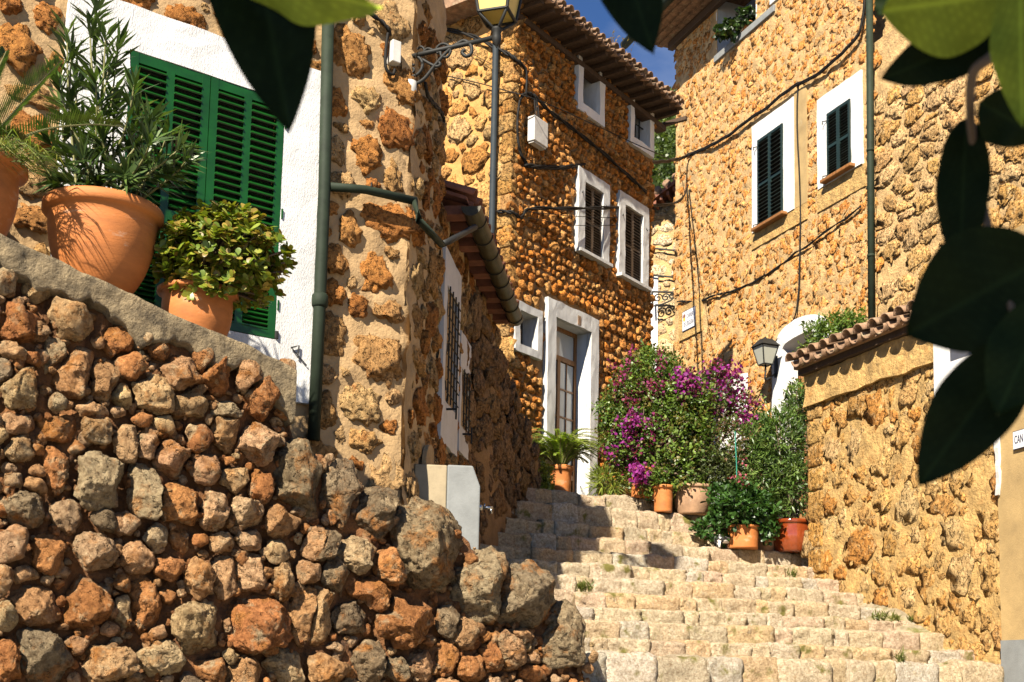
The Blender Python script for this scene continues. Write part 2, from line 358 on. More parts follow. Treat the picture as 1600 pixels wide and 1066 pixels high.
def lay(wall, shapes, pal, mat, parent, name='stone', limit=300, seed=0, smooth=False, stuff='small_stones'):
    rng = np.random.default_rng(seed); sz = []
    items = []
    for V, Fc in shapes:
        W = wall.T(V); c = W.mean(0); ext = (V.max(0) - V.min(0)); sz.append(ext[0] * ext[1] / max(1, c[1]) ** 2); items.append((W, Fc, pick(pal, rng)))
    order = np.argsort(sz)[::-1]; big = set(order[:limit].tolist()); rest = []
    for i, (W, Fc, c) in enumerate(items):
        if i in big: obj(name, W, Fc, mat, parent, smooth, c, origin=W.mean(0))
        else: rest.append(i)
    if rest:
        VV = []; FF = []; CC = []; n = 0
        for i in rest:
            W, Fc, c = items[i]; VV.append(W); FF.append(Fc + n); CC.append(np.tile(c, (len(W), 1))); n += len(W)
        tag(obj(stuff, np.vstack(VV), np.vstack(FF), mat, parent, smooth, np.vstack(CC)), kind='stuff')
def wallgrid(wall, u0, u1, v0, v1, name, mat, parent, step=.06, holes=(), amp=.012, sc=6.0, w=0.0, seed=0, top=None):
    nu = max(2, int((u1 - u0) / step)); nv = max(2, int((v1 - v0) / step))
    U, Vv = np.meshgrid(np.linspace(u0, u1, nu + 1), np.linspace(v0, v1, nv + 1)); U = U.ravel(); Vv = Vv.ravel()
    Wd = w + amp * fbm(np.stack([U, Vv, np.zeros_like(U)], 1) * sc + seed * 7.7, 4, seed)
    idx = np.arange((nu + 1) * (nv + 1)).reshape(nv + 1, nu + 1)
    Fc = np.stack([idx[:-1, :-1], idx[:-1, 1:], idx[1:, 1:], idx[1:, :-1]], -1).reshape(-1, 4)
    cu = U[Fc].mean(1); cv = Vv[Fc].mean(1); keep = np.ones(len(Fc), bool)
    for h in holes: keep &= ~((cu > h[0]) & (cu < h[1]) & (cv > h[2]) & (cv < h[3]))
    if top is not None: keep &= cv < np.array([top(x) for x in cu])
    return obj(name, wall.T(np.stack([U, Vv, Wd], 1)), Fc[keep], mat, parent, True)
def boxcore(corners, z0, z1, name, mat, parent):
    n = len(corners); V = [(x, y, z0) for x, y in corners] + [(x, y, z1) for x, y in corners]
    return obj(name, V, [tuple(range(n))[::-1], tuple(range(n, 2 * n))] + [(i, (i + 1) % n, n + (i + 1) % n, n + i) for i in range(n)], mat, parent)
def frame(wall, r, t, w0, w1, name, mat, parent, tb=None, tt=None, seed=0):
    """a flat surround: outer rect r, border widths t (sides), tb (bottom), tt (top)"""
    u0, u1, v0, v1 = r; tb = t if tb is None else tb; tt = t if tt is None else tt; b = MB()
    b.box(u0, u0 + t, v0, v1, w0, w1, wall.T); b.box(u1 - t, u1, v0, v1, w0, w1, wall.T)
    b.box(u0 + t, u1 - t, v1 - tt, v1, w0, w1, wall.T)
    if tb > 0: b.box(u0 + t, u1 - t, v0, v0 + tb, w0, w1, wall.T)
    return roughen(b.build(name, mat, parent), .1, .008)
def shutter(wall, r, w, mat, parent, panels=((.0, .5), (.5, 1.0)), n=11, rail=.05, th=.03, cols=1, slat='slat', tilt=38, leafname='shutter'):
    """one louvred leaf: frame plus single slats"""
    u0, u1, v0, v1 = r; b = MB(); T = wall.T; H = v1 - v0
    b.box(u0, u0 + rail, v0, v1, w, w + th, T); b.box(u1 - rail, u1, v0, v1, w, w + th, T)
    cw = (u1 - u0 - rail) / cols
    for c in range(1, cols): b.box(u0 + c * cw, u0 + c * cw + rail, v0 + rail, v1 - rail, w, w + th - .001, T)
    ys = sorted({a for p_ in panels for a in p_})
    for a in ys:
        y = v0 + a * H; y0 = min(max(y - rail * .6, v0), v1 - rail * 1.2); b.box(u0 + rail, u1 - rail, y0, y0 + rail * 1.2, w + .001, w + th - .002, T)
    L = b.build(leafname, mat, parent)
    sm = MB(); pitch_ = None
    for a, c in panels:
        y0 = v0 + a * H + rail * .9; y1 = v0 + c * H - rail * .9; pt = (y1 - y0) / n
        for cc in range(cols):
            xa = u0 + rail + cc * cw; xb = u0 + (cc + 1) * cw; key = (wall, round(xb - xa, 4), round(pt, 4))
            m = MB(); m.box(0, xb - xa, -.0045, .0045, -pt * .70, pt * .70); me = m.mesh(slat, mat)
            for i in range(n):
                M = wall.M @ Matrix.Translation((xa, y0 + (i + .5) * pt, w + th * .45)) @ Matrix.Rotation(R_(tilt + random.uniform(-4, 4)), 4, 'X') @ Matrix.Rotation(random.uniform(-.006, .006), 4, 'Z')
                inst(slat, me, M, parent)
    # black sheet standing in for the unlit room behind the louvres
    bk = MB(); bk.box(u0 + rail * .5, u1 - rail * .5, v0 + rail * .5, v1 - rail * .5, w - .012, w - .006, T); bk.build('unlit_room_sheet', MT['dark'], parent)
    return L
# ------------------------------------------------------------------ planes of the place
G = wall_at(370, 400, 8.0, 53)                       # front of the house with the green shutters
CORN = G.P(G.pix(640, 500)[0], 0)                    # its right-hand corner
S = Wall(CORN, 7)                                    # side of that house, along the steps
D = wall_at(0, 700, 6.2, 53)                         # dry stone retaining wall
MC = at(795, 400, 14.85)
M = Wall(MC, 36); NW = Wall(MC, -54)                 # house with the brown shutters: facade and end wall
RC = at(1055, 400, 22.6); R = Wall(RC, -22)          # golden house on the right
W = wall_at(1265, 800, 13.7, -20)                    # yard wall
# ------------------------------------------------------------------ steps: nosing lines
a65 = R_(65); EV = Vector((math.sin(a65), math.cos(a65), 0)); AV = Vector((-math.cos(a65), math.sin(a65), 0))
uW = W.pix(1572, 1030)[0]; A0 = W.P(uW, 0)
NOSE = [1022, 1000, 971, 951, 928, 906, 887, 867, 846, 826, 798, 779]
TR = [.42] * 8 + [.36] * 4; SN = [sum(TR[:k]) for k in range(12)]
SZ = []
for k, y in enumerate(NOSE):
    r = ray(1000, y); t = (A0.dot(AV) + SN[k]) / r.dot(AV); SZ.append((r * t).z)
ZF = (ray(1000, 1062) * (A0.dot(AV) / ray(1000, 1062).dot(AV))).z
def stepz(x, y):
    s = (Vector((x, y, 0)) - A0).dot(AV); z = ZF
    for k in range(12):
        if s >= SN[k] - .001: z = SZ[k]
    return z
def ground_hit(px, py, y0=9.0, y1=20.0):
    r = ray(px, py); Y = y0
    while Y < y1:
        p = r * Y
        if p.z <= stepz(p.x, p.y) + .002: return Vector((p.x, p.y, stepz(p.x, p.y)))
        Y += .01
    p = r * 14.0; return Vector((p.x, p.y, stepz(p.x, p.y)))
LAND = SZ[-1]
# ground: one sheet from behind the camera to the hills
def gz(x, y):
    s = (Vector((x, y, 0)) - A0).dot(AV)
    z = ZF - .01 + min(0, s) * .155 if s < 0 else min(ZF - .05 + s * .40, LAND - .06)
    if y > 40: z += (y - 40) * .03
    return max(z, -1.7)
xs = np.unique(np.concatenate([np.linspace(-8, 10, 61), np.linspace(-1500, 1500, 41)])); ys = np.unique(np.concatenate([np.linspace(-4, 24, 113), np.linspace(-200, 2200, 61)]))
XX, YY = np.meshgrid(xs, ys); ZZ = np.array([gz(a, b) for a, b in zip(XX.ravel(), YY.ravel())])
idx = np.arange(XX.size).reshape(XX.shape)
tag(obj('street', np.stack([XX.ravel(), YY.ravel(), ZZ], 1), np.stack([idx[:-1, :-1], idx[:-1, 1:], idx[1:, 1:], idx[1:, :-1]], -1).reshape(-1, 4), MT['ground'], None, True), kind='structure')
# ------------------------------------------------------------------ stone steps
def left_end(k):
    # where the nosing line meets the side of the house
    p = A0 + AV * SN[k]; t = (S.o.dot(S.n) - p.dot(S.n)) / EV.dot(S.n); q = p + EV * t
    return max(t + .02, -5.4)
STEPAL = [(0.593, 0.507, 0.356), (0.621, 0.544, 0.400), (0.564, 0.454, 0.304), (0.621, 0.560, 0.452), (0.522, 0.461, 0.356), (0.578, 0.454, 0.348), (0.607, 0.446, 0.262), (0.593, 0.575, 0.521)]
b = MB()
for k in range(12):
    le = left_end(k); p = A0 + AV * (SN[k] + .06); d1 = (TR[k] + .25) if k < 11 else 9.0
    z1 = SZ[k] - .012; z0 = ZF - .3; ext = .4 + SN[k] * .09
    c = [p + EV * le, p + EV * ext, p + EV * ext + AV * d1, p + EV * le + AV * d1]
    V = [(q.x, q.y, z0) for q in c] + [(q.x, q.y, z1) for q in c]
    b.add(V, [(3, 2, 1, 0), (4, 5, 6, 7), (0, 1, 5, 4), (1, 2, 6, 5), (2, 3, 7, 6), (3, 0, 4, 7)])
steps = tag(b.build('stone_steps', MT['tread']), kind='structure')
def blockmesh(nx=9, ny=5, nz=4):
    b = bmesh.new(); bmesh.ops.create_cube(b, size=2)
    bmesh.ops.subdivide_edges(b, edges=b.edges[:], cuts=9, use_grid_fill=True)
    V = np.array([v.co[:] for v in b.verts]); Fc = [[v.index for v in f.verts] for f in b.faces]; b.free(); return V, np.array(Fc)
BV, BF = blockmesh()
def block(cx, cy, cz, hx, hy, hz, rng, rnd=.35, amp=.06):
    """a roughly squared, worn stone (local axes), half sizes hx, hy, hz"""
    P = BV.copy(); m = np.abs(P).max(1, keepdims=True); sph = P / np.linalg.norm(P, axis=1, keepdims=True)
    q = P[:, 1:] / ((np.abs(P[:, 1:]) ** 9).sum(1, keepdims=True) + 1e-12) ** (1 / 9) * np.abs(P[:, 1:]).max(1, keepdims=True); ex = np.clip((np.abs(P[:, 0]) - .8) / .2, 0, 1)[:, None]
    P = np.hstack([P[:, :1], q * (1 - (.03 + .10 * rnd) * ex ** 2)])
    P = P + amp * np.array([.25, 1, 1]) * np.stack([fbm(P * np.array([hx / max(hz, .02), 1, 1]) * 1.1 + rng.uniform(-40, 40, 3), 5, j, .66) for j in range(3)], 1)
    return P * np.array([hx, hy, hz]) + np.array([cx, cy, cz])
rng = np.random.default_rng(5)
A3 = np.array([[EV.x, AV.x, 0], [EV.y, AV.y, 0], [0, 0, 1.0]])
for k in range(12):
    zb = SZ[k - 1] - .04 if k else ZF - .12
    x = left_end(k); xe = .45 + SN[k] * .09
    while x < xe:
        L = rng.uniform(.12, .50) * (1.15 if k < 2 else 1)
        hz = (SZ[k] - zb) / 2 + rng.uniform(-.006, .008); dep = rng.uniform(.13, .18)
        yo = rng.uniform(-.022, .018)
        V = block(x + L / 2, dep - .03 + yo + SN[k], zb + hz, L / 2 + .006, dep, hz, rng, rng.uniform(.0, .7), .12)
        Wd = V @ A3.T + np.array(A0)
        c = (pick(STEPAL, rng, .12) * .75 + np.array(STEPAL[1]) * .25) * 1.06
        obj('stone', Wd, BF, MT['step'], steps, True, c, origin=Wd.mean(0)); x += L + rng.uniform(-.004, .006)
# mossy rubble and mortar ramp along the foot of the yard wall, right end of the steps
V = []; Fc = []; n = 26
for i in range(n + 1):
    s = .06 + 2.7 * i / n
    for j in range(9):
        f = j / 8.0; base = A0 + AV * s + EV * ((.40 + s * .095) - f * (.60 - .22 * math.sin(s * 3.3)))
        z = stepz(base.x, base.y) if s > 0 else ZF
        zs = ZF + (SZ[7] - ZF) * max(0, min(1, (s + .35) / 3.2)); zz = zs + .20 * (1 - f) ** 1.2 - .17 * f
        V.append((base.x, base.y, zz))
V = np.array(V); V[:, 2] += .05 * fbm(V * 6, 4, 3); idx = np.arange(len(V)).reshape(n + 1, 9)
tag(obj('mortar_ramp', V, np.stack([idx[:-1, :-1], idx[1:, :-1], idx[1:, 1:], idx[:-1, 1:]], -1).reshape(-1, 4), MT['moss'], steps, True))
# ------------------------------------------------------------------ dry stone wall
dry = thing('retaining_wall', D.P(1.2, -1.0), 'rough dry stone retaining wall of orange and grey stones below the terracotta pots', 'wall')
DS = """101 662 32 24;154 668 22 30;34 658 24 18;34 700 20 24;94 734 19 42;162 748 38 50;204 688 18 38;236 692 16 28;234 764 24 48;280 714 28 30;298 784 30 36;348 794 28 32;332 726 26 28;362 670 20 44;416 692 30 38;380 744 24 24;418 762 22 28;480 750 42 68;394 798 30 28;450 812 28 28;44 790 36 30;114 804 32 24;26 852 30 34;82 864 30 34;158 860 34 30;204 818 16 18;168 812 20 18;252 840 22 20;290 842 16 20;224 872 28 22;274 884 26 20;316 844 14 10;356 848 22 16;398 842 20 16;320 904 24 32;362 900 20 40;404 896 26 32;438 862 16 20;452 908 20 32;490 896 20 20;502 848 18 32;10 904 16 24;64 942 40 34;146 944 34 46;196 912 14 16;200 956 16 30;240 944 26 44;322 976 42 40;416 976 52 52;494 956 24 48;14 964 16 24;76 1020 48 44;20 1030 26 40;176 1040 40 34;264 1028 44 28;340 1048 24 20;390 1052 28 24;460 1040 36 28;547 768 28 57;599 797 33 50;694 854 64 86;768 918 44 66;834 940 47 62;898 997 38 56;511 850 26 31;566 864 31 31;618 887 26 31;535 897 24 31;509 958 30 50;592 925 31 31;564 963 36 28;642 968 52 43;708 970 19 26;739 987 21 28;808 1015 26 36;523 1044 38 26;587 1035 26 36;628 1044 19 21;670 1039 24 28;706 1030 17 31;749 1044 24 21;780 1030 19 28;841 1053 24 14;822 992 14 19;16 431 23 23;40 500 34 34;61 444 23 18;90 549 20 36;10 579 14 25;43 605 31 42;128 579 30 41;169 592 26 36;194 530 25 23;213 566 23 23;118 497 33 33;197 615 17 20;249 612 33 33;289 582 26 30;305 628 27 27;351 579 26 34;256 543 16 16;417 615 27 37;361 641 20 16;148 641 25 14;453 590 14 35;326 560 18 18;394 590 18 24"""
GREY = {17, 58, 59, 60, 61, 62, 63, 64, 67, 72, 76, 70}
seeds = []
for q in DS.split(';'):
    x, y, rx, ry = map(float, q.split()); of = min(.6 * min(rx, ry) * 7.2 / F, .16); u, v = D.pix(x, y, of); u2, _ = D.pix(x + rx, y, of); _, v2 = D.pix(x, y - ry, of); seeds.append((u, v, (u2 - u) * (1.12 if len(seeds) in (17, 58, 59, 60, 61, 62, 63) else 1.04), (v2 - v) * (1.08 if len(seeds) in (17, 58, 59, 60, 61, 62, 63) else 1.04)))
# top outline of the wall in (u, v)
OUT = [(-60, 372), (0, 400), (130, 470), (300, 545), (455, 610), (470, 690), (520, 705), (600, 770), (660, 790), (740, 830), (770, 880), (840, 900), (900, 950), (928, 990)]
OUV = [D.pix(x, y) for x, y in OUT]; OU = np.array([q[0] for q in OUV]); OV = np.array([q[1] for q in OUV])
def dtop(u): return float(np.interp(u, OU, OV))
u0d, u1d = OUV[0][0], OUV[-1][0]
base = np.array(seeds); rngd = np.random.default_rng(11); extra = []
for it in range(9000):
    u = rngd.uniform(u0d - .4, u1d); v = rngd.uniform(-.75, 2.6); a = .05 * math.exp(rngd.normal(0, .45)) if v > -.08 else .13 * math.exp(rngd.normal(0, .3)); b_ = a * rngd.uniform(.7, 1.1)
    if v + b_ * .8 > dtop(u): continue
    A = np.vstack([base] + ([np.array(extra)] if extra else []))
    q = ((A[:, 0] - u) / (A[:, 2] + a * .9)) ** 2 + ((A[:, 1] - v) / (A[:, 3] + b_ * .9)) ** 2
    if q.min() < .86: continue
    extra.append((u, v, a, b_))
allS = np.vstack([base, np.array(extra)])
lev = [5 if max(s[2], s[3]) > .12 else 4 if max(s[2], s[3]) > .06 else 3 for s in allS]
sh = stone_shapes(allS, gap=.0, thick=.95, level=lev, w0=-.03, p=10, grow=[1.06 if i in GREY else 1.22 if i < len(base) else 1.45 for i in range(len(allS))], rough=.10, facets=15, flat=.66, tmax=.24, seed=2, fac=1.0, hlo=.68, wj=.032)
ORNG = [(0.554, 0.261, 0.098), (0.529, 0.311, 0.148), (0.592, 0.359, 0.194), (0.478, 0.211, 0.077), (0.567, 0.396, 0.244)]; TAN = [(0.614, 0.450, 0.242), (0.640, 0.489, 0.290), (0.573, 0.386, 0.206), (0.614, 0.399, 0.230), (0.534, 0.425, 0.266)]; GRY = [(0.304, 0.236, 0.147), (0.347, 0.278, 0.184), (0.263, 0.200, 0.126)]
rngc = np.random.default_rng(3)
for i, (V, Fc) in enumerate(sh):
    if i >= 420: break
    x, y = allS[i, 0], allS[i, 1]
    pal = GRY if i in GREY else (ORNG if rngc.random() < .58 else TAN if rngc.random() < .88 else GRY)
    Wd = D.T(V); obj('stone', Wd, Fc, MT['dry'], dry, True, pick(pal, rngc, .15), origin=Wd.mean(0))
# earth and rubble core
cu = np.linspace(u0d - .5, u1d - .04, 150); V = []; Fc = []; nv = 60
for u in cu:
    tp = dtop(u) + (.09 if u < OU[4] - .03 else -.03)
    for j in range(nv + 1): V.append((u, -.9 + (tp + .9) * j / nv, -.062))
V = np.array(V); V[:, 2] += .04 * fbm(V * 16, 4, 8) - .015; nf = len(V)
back = np.array([(u, z, -.38) for u in cu for z in (dtop(u) + (.09 if u < OU[4] - .03 else -.03), -.9)])
idx = np.arange(nf).reshape(len(cu), nv + 1); Q = np.stack([idx[:-1, :-1], idx[1:, :-1], idx[1:, 1:], idx[:-1, 1:]], -1).reshape(-1, 4)
ib = nf + np.arange(len(cu) * 2).reshape(-1, 2)
Q2 = np.stack([idx[:-1, -1], idx[1:, -1], ib[1:, 0], ib[:-1, 0]], -1); Q3 = np.stack([ib[:-1, 0], ib[1:, 0], ib[1:, 1], ib[:-1, 1]], -1)
endq = np.array([[idx[-1, 0], ib[-1, 1], ib[-1, 0], idx[-1, -1]]])
obj('earth_core', D.T(np.vstack([V, back])), np.vstack([Q, Q2, Q3, endq]), MT['earth'], dry, True)
# small rubble packed between the stones
rngp = np.random.default_rng(19); HV, HF = HEMI[3]; VV = []; FF = []; CC = []; n = 0
for it in range(1700):
    u = rngp.uniform(u0d, u1d - .05); v = rngp.uniform(-.3, 2.6)
    if v > dtop(u) - .05: continue
    a = .022 * math.exp(rngp.normal(0, .4)); e = HV.copy()
    for _ in range(4):
        q = rngp.normal(size=3); q /= np.linalg.norm(q); e = e - np.outer(np.maximum(e @ q - rngp.uniform(.5, .9), 0), q)
    e = e * (1 + .25 * vnoise(e * 2 + it, 3))[:, None] * a * rngp.uniform(.7, 1.3, 3) + np.array([u, v, -.045 + rngp.uniform(-.01, .02)])
    VV.append(D.T(e)); FF.append(HF + n); CC.append(np.tile(pick(ORNG, rngp, .2) * .8, (len(e), 1))); n += len(e)
tag(obj('rubble', np.vstack(VV), np.vstack(FF), MT['dry'], dry, True, np.vstack(CC)), kind='stuff')
# rough lime coping running downhill
ct = [D.pix(x, y, .02) for x, y in ((-80, 332), (0, 366), (140, 432), (270, 492), (380, 538), (463, 578))]
CU = [q[0] for q in ct]; CV = [q[1] for q in ct]; cu = np.linspace(CU[0], CU[-1], 160); V = []; rows = 9
for u in cu:
    t = float(np.interp(u, CU, CV)) + .006 * vnoise(np.array([[u * 9, 0, 0]]))[0]
    lo = .165 + .075 * fbm(np.array([[u * 7, 4.2, 0]]), 3)[0]
    if u > CU[-1] - .12: lo += .12 * (u - CU[-1] + .12) / .12
    V += [(u, t + .012, -.40), (u, t + .01, -.02)]
    for j in range(rows): V.append((u, t - lo * j / (rows - 1), .035 - .02 * (j / (rows - 1)) ** 2))
    V.append((u, t - lo - .01, -.10))
V = np.array(V); V[:, 2] += .010 * fbm(V * 14, 4, 5) * (V[:, 2] > -.05); k = rows + 3; idx = np.arange(len(V)).reshape(len(cu), k)
Q = np.stack([idx[:-1, :-1], idx[:-1, 1:], idx[1:, 1:], idx[1:, :-1]], -1).reshape(-1, 4)
obj('coping', D.T(V), np.vstack([Q, [[idx[-1, 0], idx[-1, 2], idx[-1, rows + 1], idx[-1, rows + 2]]]]), MT['coping'], dry, True)
# flight of terrace steps behind the coping (carries the pots)
b = MB(); TERR = []
for i in range(7):
    ua = CU[0] + (CU[-1] - CU[0]) * i / 7; ub = CU[0] + (CU[-1] - CU[0]) * (i + 1) / 7; z = float(np.interp((ua + ub) / 2, CU, CV)) - .03
    b.box(ua, ub, -1.0, z, -1.28, -.41, D.T); TERR.append((ua, ub, z))
tag(b.build('terrace_steps', MT['tread']), kind='structure')
def terr(u):
    for ua, ub, z in TERR:
        if ua <= u <= ub: return z
    return TERR[-1][2]
# ------------------------------------------------------------------ house with the green shutters
TOPZ = 5.75
lh = thing('stone_house', G.P(0, -.5), 'rubble stone house with big green louvred shutters and green downpipe at left', 'house')
uL = G.pix(-120, 300)[0]; uC = 0.0
uR_ = (CORN - G.o).dot(G.d)
wr = (G.pix(98, 100)[0], G.pix(489, 400)[0], G.pix(440, 600)[1] - .12, G.pix(331, 57)[1])           # white surround
# the limewashed field's upper edge is level; its left edge is ragged
grn = G.rect(186, 432, 0, 0); gt = G.pix(327, 123)[1]; gb = G.pix(398, 527)[1]
gr = (G.pix(186, 330)[0], G.pix(432, 380)[0], gb, gt)
uS1 = (S.P(0, 0) - S.o).dot(S.d)
gw = wallgrid(G, uL, uR_ - .05, -.6, TOPZ, 'wall', MT['lmortar'], lh, .05, [(gr[0] + .04, gr[1] - .04, gr[2] + .04, gr[3] - .04)], .022, 7.0, seed=1)
def ins(u, v, a, b): return True
sd = scatter(uL, uR_ - .13, -.2, 4.9, .092, .078, holes=[(wr[0], wr[1] + .06, wr[2] - .2, wr[3])], seed=21, size_var=.30, pack=.99)
LPAL = [(0.570, 0.293, 0.095), (0.532, 0.237, 0.066), (0.594, 0.349, 0.141), (0.508, 0.213, 0.056), (0.570, 0.382, 0.182)]
lay(G, stone_shapes(sd, .03, .6, 4, -.006, p=6, grow=1.08, rough=.24, facets=8, tmax=.052, flat=.55, seed=4, wj=.012), LPAL, MT['hstone'], gw, seed=4)
# rounded, battered corner
# side wall
uF = S.pix(775, 500)[0]; uE = S.pix(692, 200)[0]
def stop(u): return 50
sw = wallgrid(S, -.05, uE, -.3, TOPZ, 'side_wall', MT['lmortar'], lh, .05, (), .025, 7.0, seed=2)
zE = S.pix(692, 290, .25)[1]
sw2 = wallgrid(S, uE, uF + .12, -.3, S.pix(736, 322, .26)[1] + .05, 'annex_wall', MT['lmortar'], lh, .05, (), .025, 7.0, seed=3)
win_s1 = S.rect(686, 712, 400, 705); win_s2 = S.rect(713, 729, 525, 715)
sd = scatter(.14, uF + .08, -.1, 5.2, .10, .08, holes=[win_s1, win_s2], seed=23, size_var=.26, inside=lambda u, v, a, b: u < uE - .05 or v < 3.85)
lay(S, stone_shapes(sd, .03, .6, 4, -.006, p=6, grow=1.08, rough=.24, tmax=.055, flat=.55, seed=6), LPAL, MT['hstone'], sw, seed=6)
# rounded corner stones and mortar roll between the two walls
cz = np.linspace(-.4, TOPZ, 130); V = []; kk = 9
for z in cz:
    for j in range(kk):
        f = j / (kk - 1); p0 = G.P(uR_ - .16, z, -.01); p1 = S.P(0, z, .0) + Vector((0, 0, 0)); p2 = S.P(.16, z, -.01); q = p0 * (1 - f) ** 2 + p1 * 2 * f * (1 - f) + p2 * f * f
        V.append(tuple(q))
V = np.array(V); nn = .030 * fbm(V * 7, 4, 31); nrm = (np.array(G.n) + np.array(S.n)); nrm /= np.linalg.norm(nrm); V += nn[:, None] * nrm + .012 * nrm
idx = np.arange(len(V)).reshape(len(cz), kk)
obj('rounded_corner', V, np.stack([idx[:-1, :-1], idx[:-1, 1:], idx[1:, 1:], idx[1:, :-1]], -1).reshape(-1, 4), MT['lmortar'], lh, True)
# hidden mass of the house so that it shades what lies behind it
ins_ = lambda Wl, u, off: (lambda p: (p.x, p.y))(Wl.P(u, 0, off))
boxcore([ins_(G, uL, -.15), ins_(G, uR_ - .12, -.12), ins_(S, uE - .03, -.12), ins_(S, uE - .03, -3.2), ins_(G, uL, -3.0)], -.6, TOPZ, 'inner_mass', MT['lmortar'], lh)
boxcore([ins_(S, uE - .03, -.12), ins_(S, uF + .1, -.12), ins_(S, uF + .1, -3.0), ins_(S, uE - .03, -3.0)], -.6, S.pix(736, 322, .26)[1], 'annex_mass', MT['lmortar'], lh)
# white limewashed window field
wh = frame(G, wr, gr[0] - wr[0] + .01, .012, .045, 'window', MT['white'], lh)
bpy.data.objects.remove(wh)
b = MB()
b.box(wr[0], gr[0], wr[2], wr[3], .0, .045, G.T); b.box(gr[1], wr[1], wr[2], wr[3], .0, .045, G.T)
b.box(gr[0], gr[1], gr[3], wr[3], .0, .045, G.T); b.box(gr[0], gr[1], wr[2], gr[2], .0, .045, G.T)
wh = roughen(b.build('window', MT['white'], lh), .1, .006); wh['label'] = 'broad limewashed window surround with green louvred shutters'
um = gr[0] + (gr[1] - gr[0]) * .5
for a, c in ((gr[0] + .003, um - .003), (um + .003, gr[1] - .003)):
    shutter(G, (a, c, gr[2] + .004, gr[3] - .004), .010, MT['green'], wh, ((0, .40), (.40, 1.0)), 18, .055, .034, cols=2, tilt=44)
for s_ in (gr[0] - .012, gr[1] + .004):
    for f in (.12, .5, .88):
        b = MB(); v = gr[2] + (gr[3] - gr[2]) * f; b.box(s_, s_ + .010, v, v + .07, .044, .056, G.T); b.build('hinge', MT['green'], wh)
# hinge pin and hook
b = MB(); p = G.P(*G.pix(427, 527), .05); b.tube([p - Vector((0, 0, .02)), p + Vector((0, 0, .03))], .014); b.build('hinge', MT['iron'], wh)
b = MB(); h = [G.P(*G.pix(x, y), .06) for x, y in ((449, 546), (461, 543), (459, 562), (473, 574))]; b.tube(h[:3], .006); b.tube([h[0], h[3]], .004); b.build('shutter_hook', MT['iron'], wh)
# downpipe
dp = MB(); top = G.pix(507, -60)[0]; pts = [G.P(G.pix(x, y)[0], G.pix(x, y)[1], .075) for x, y in ((507, -60), (499, 300), (492, 470), (482, 690))]
dp.tube(pts, .044, 16); dpo = dp.build('downpipe', MT['pipe'], lh, True)
c = MB(); q = G.P(*G.pix(492, 474), .075); c.tube([q + Vector((0, 0, .05)), q + Vector((0, 0, .035)), q - Vector((0, 0, .035)), q - Vector((0, 0, .05))], [.046, .058, .058, .046], 16); c.build('pipe_collar', MT['pipe'], dpo, True)
# slanting branch pipe from the annex gutter
b = MB(); q = [G.P(*G.pix(506, 298), .09), G.P(*G.pix(560, 303), .10), G.P(*G.pix(636, 322), .12), S.P(*S.pix(655, 345, .12), .12), S.P(*S.pix(690, 382, .14), .14)]
b.tube(q[:3], .031, 14); b.tube([q[2] - Vector((.01, 0, -.002)), q[3], q[4]], .028, 14); br = b.build('branch_pipe', MT['pipe'], lh, True)
b = MB(); g0 = S.P(*S.pix(742, 355, .30), .30); b.tube([q[4], S.P(*S.pix(700, 378, .18), .18), g0], .026, 12); b.build('gutter_outlet', MT['iron'], lh, True)
for x, y in ((570, 300), (676, 366)):
    b = MB(); c0 = G.P(*G.pix(x, y), .10) if x < 640 else S.P(*S.pix(x, y, .13), .13); b.tube([c0 + Vector((.0, -.034 * math.cos(t), .038 * math.sin(t))) for t in np.linspace(-.5, 4.2, 12)], .004, 6); b.build('pipe_clip', MT['iron'], br)
# annex eave: gutter, barrel tiles and board
ga = S.P(*S.pix(736, 322, .26), .26); gz0 = ga.z; ua = S.pix(736, 322, .26)[0]; ub = S.pix(806, 492, .26)[0]
prof = [(.085 * math.cos(t), .085 * math.sin(t)) for t in np.linspace(math.pi, 2 * math.pi, 15)] + [(.078 * math.cos(t), .078 * math.sin(t)) for t in np.linspace(2 * math.pi, math.pi, 15)]
V = []
for u in (ua, ub): V += [S.P(u, gz0 + y, .26 + x) for x, y in prof]
n = len(prof); gut = obj('gutter', [tuple(v) for v in V], [(i, (i + 1) % n, n + (i + 1) % n, n + i) for i in range(n)] + [tuple(range(n))[::-1], tuple(range(n, 2 * n))], MT['gutter'], lh, False)
b = MB(); cap = [(.084 * math.cos(t), .084 * math.sin(t)) for t in np.linspace(math.pi, 2 * math.pi, 15)]; b.add([tuple(S.P(ua + .004, gz0 + y, .26 + x)) for x, y in cap], [tuple(range(15))]); b.build('end_cap', MT['gutter'], gut)
for u in np.linspace(ua + .3, ub - .12, 8):
    b = MB(); b.tube([S.P(u, gz0 + .089 * math.sin(t), .26 + .089 * math.cos(t)) for t in np.linspace(math.pi, 2 * math.pi, 13)] + [S.P(u, gz0 + .09, .20)], .006, 6); b.build('gutter_bracket', MT['iron'], gut)
def halftile(r=.085, L=.5, t=.014, k=9, up=True, r2=None):
    V = []; r2 = r2 or r * .82
    for x, rr in ((0, r), (L, r2)):
        for q in (rr, rr - t):
            for j in range(k):
                a = math.pi * j / (k - 1); V.append((q * math.cos(a), x, q * math.sin(a) * (1 if up else -1)))
    f = []
    for j in range(k - 1):
        f += [(j, j + 1, 2 * k + j + 1, 2 * k + j), (k + j, 3 * k + j, 3 * k + j + 1, k + j + 1), (j, k + j, k + j + 1, j + 1), (2 * k + j, 2 * k + j + 1, 3 * k + j + 1, 3 * k + j)]
    f += [(0, 2 * k, 3 * k, k), (k - 1, 2 * k - 1, 4 * k - 1, 3 * k - 1)]
    return np.array(V), f
TUV, TF = halftile(); TDV, _ = halftile(up=False, r=.09)
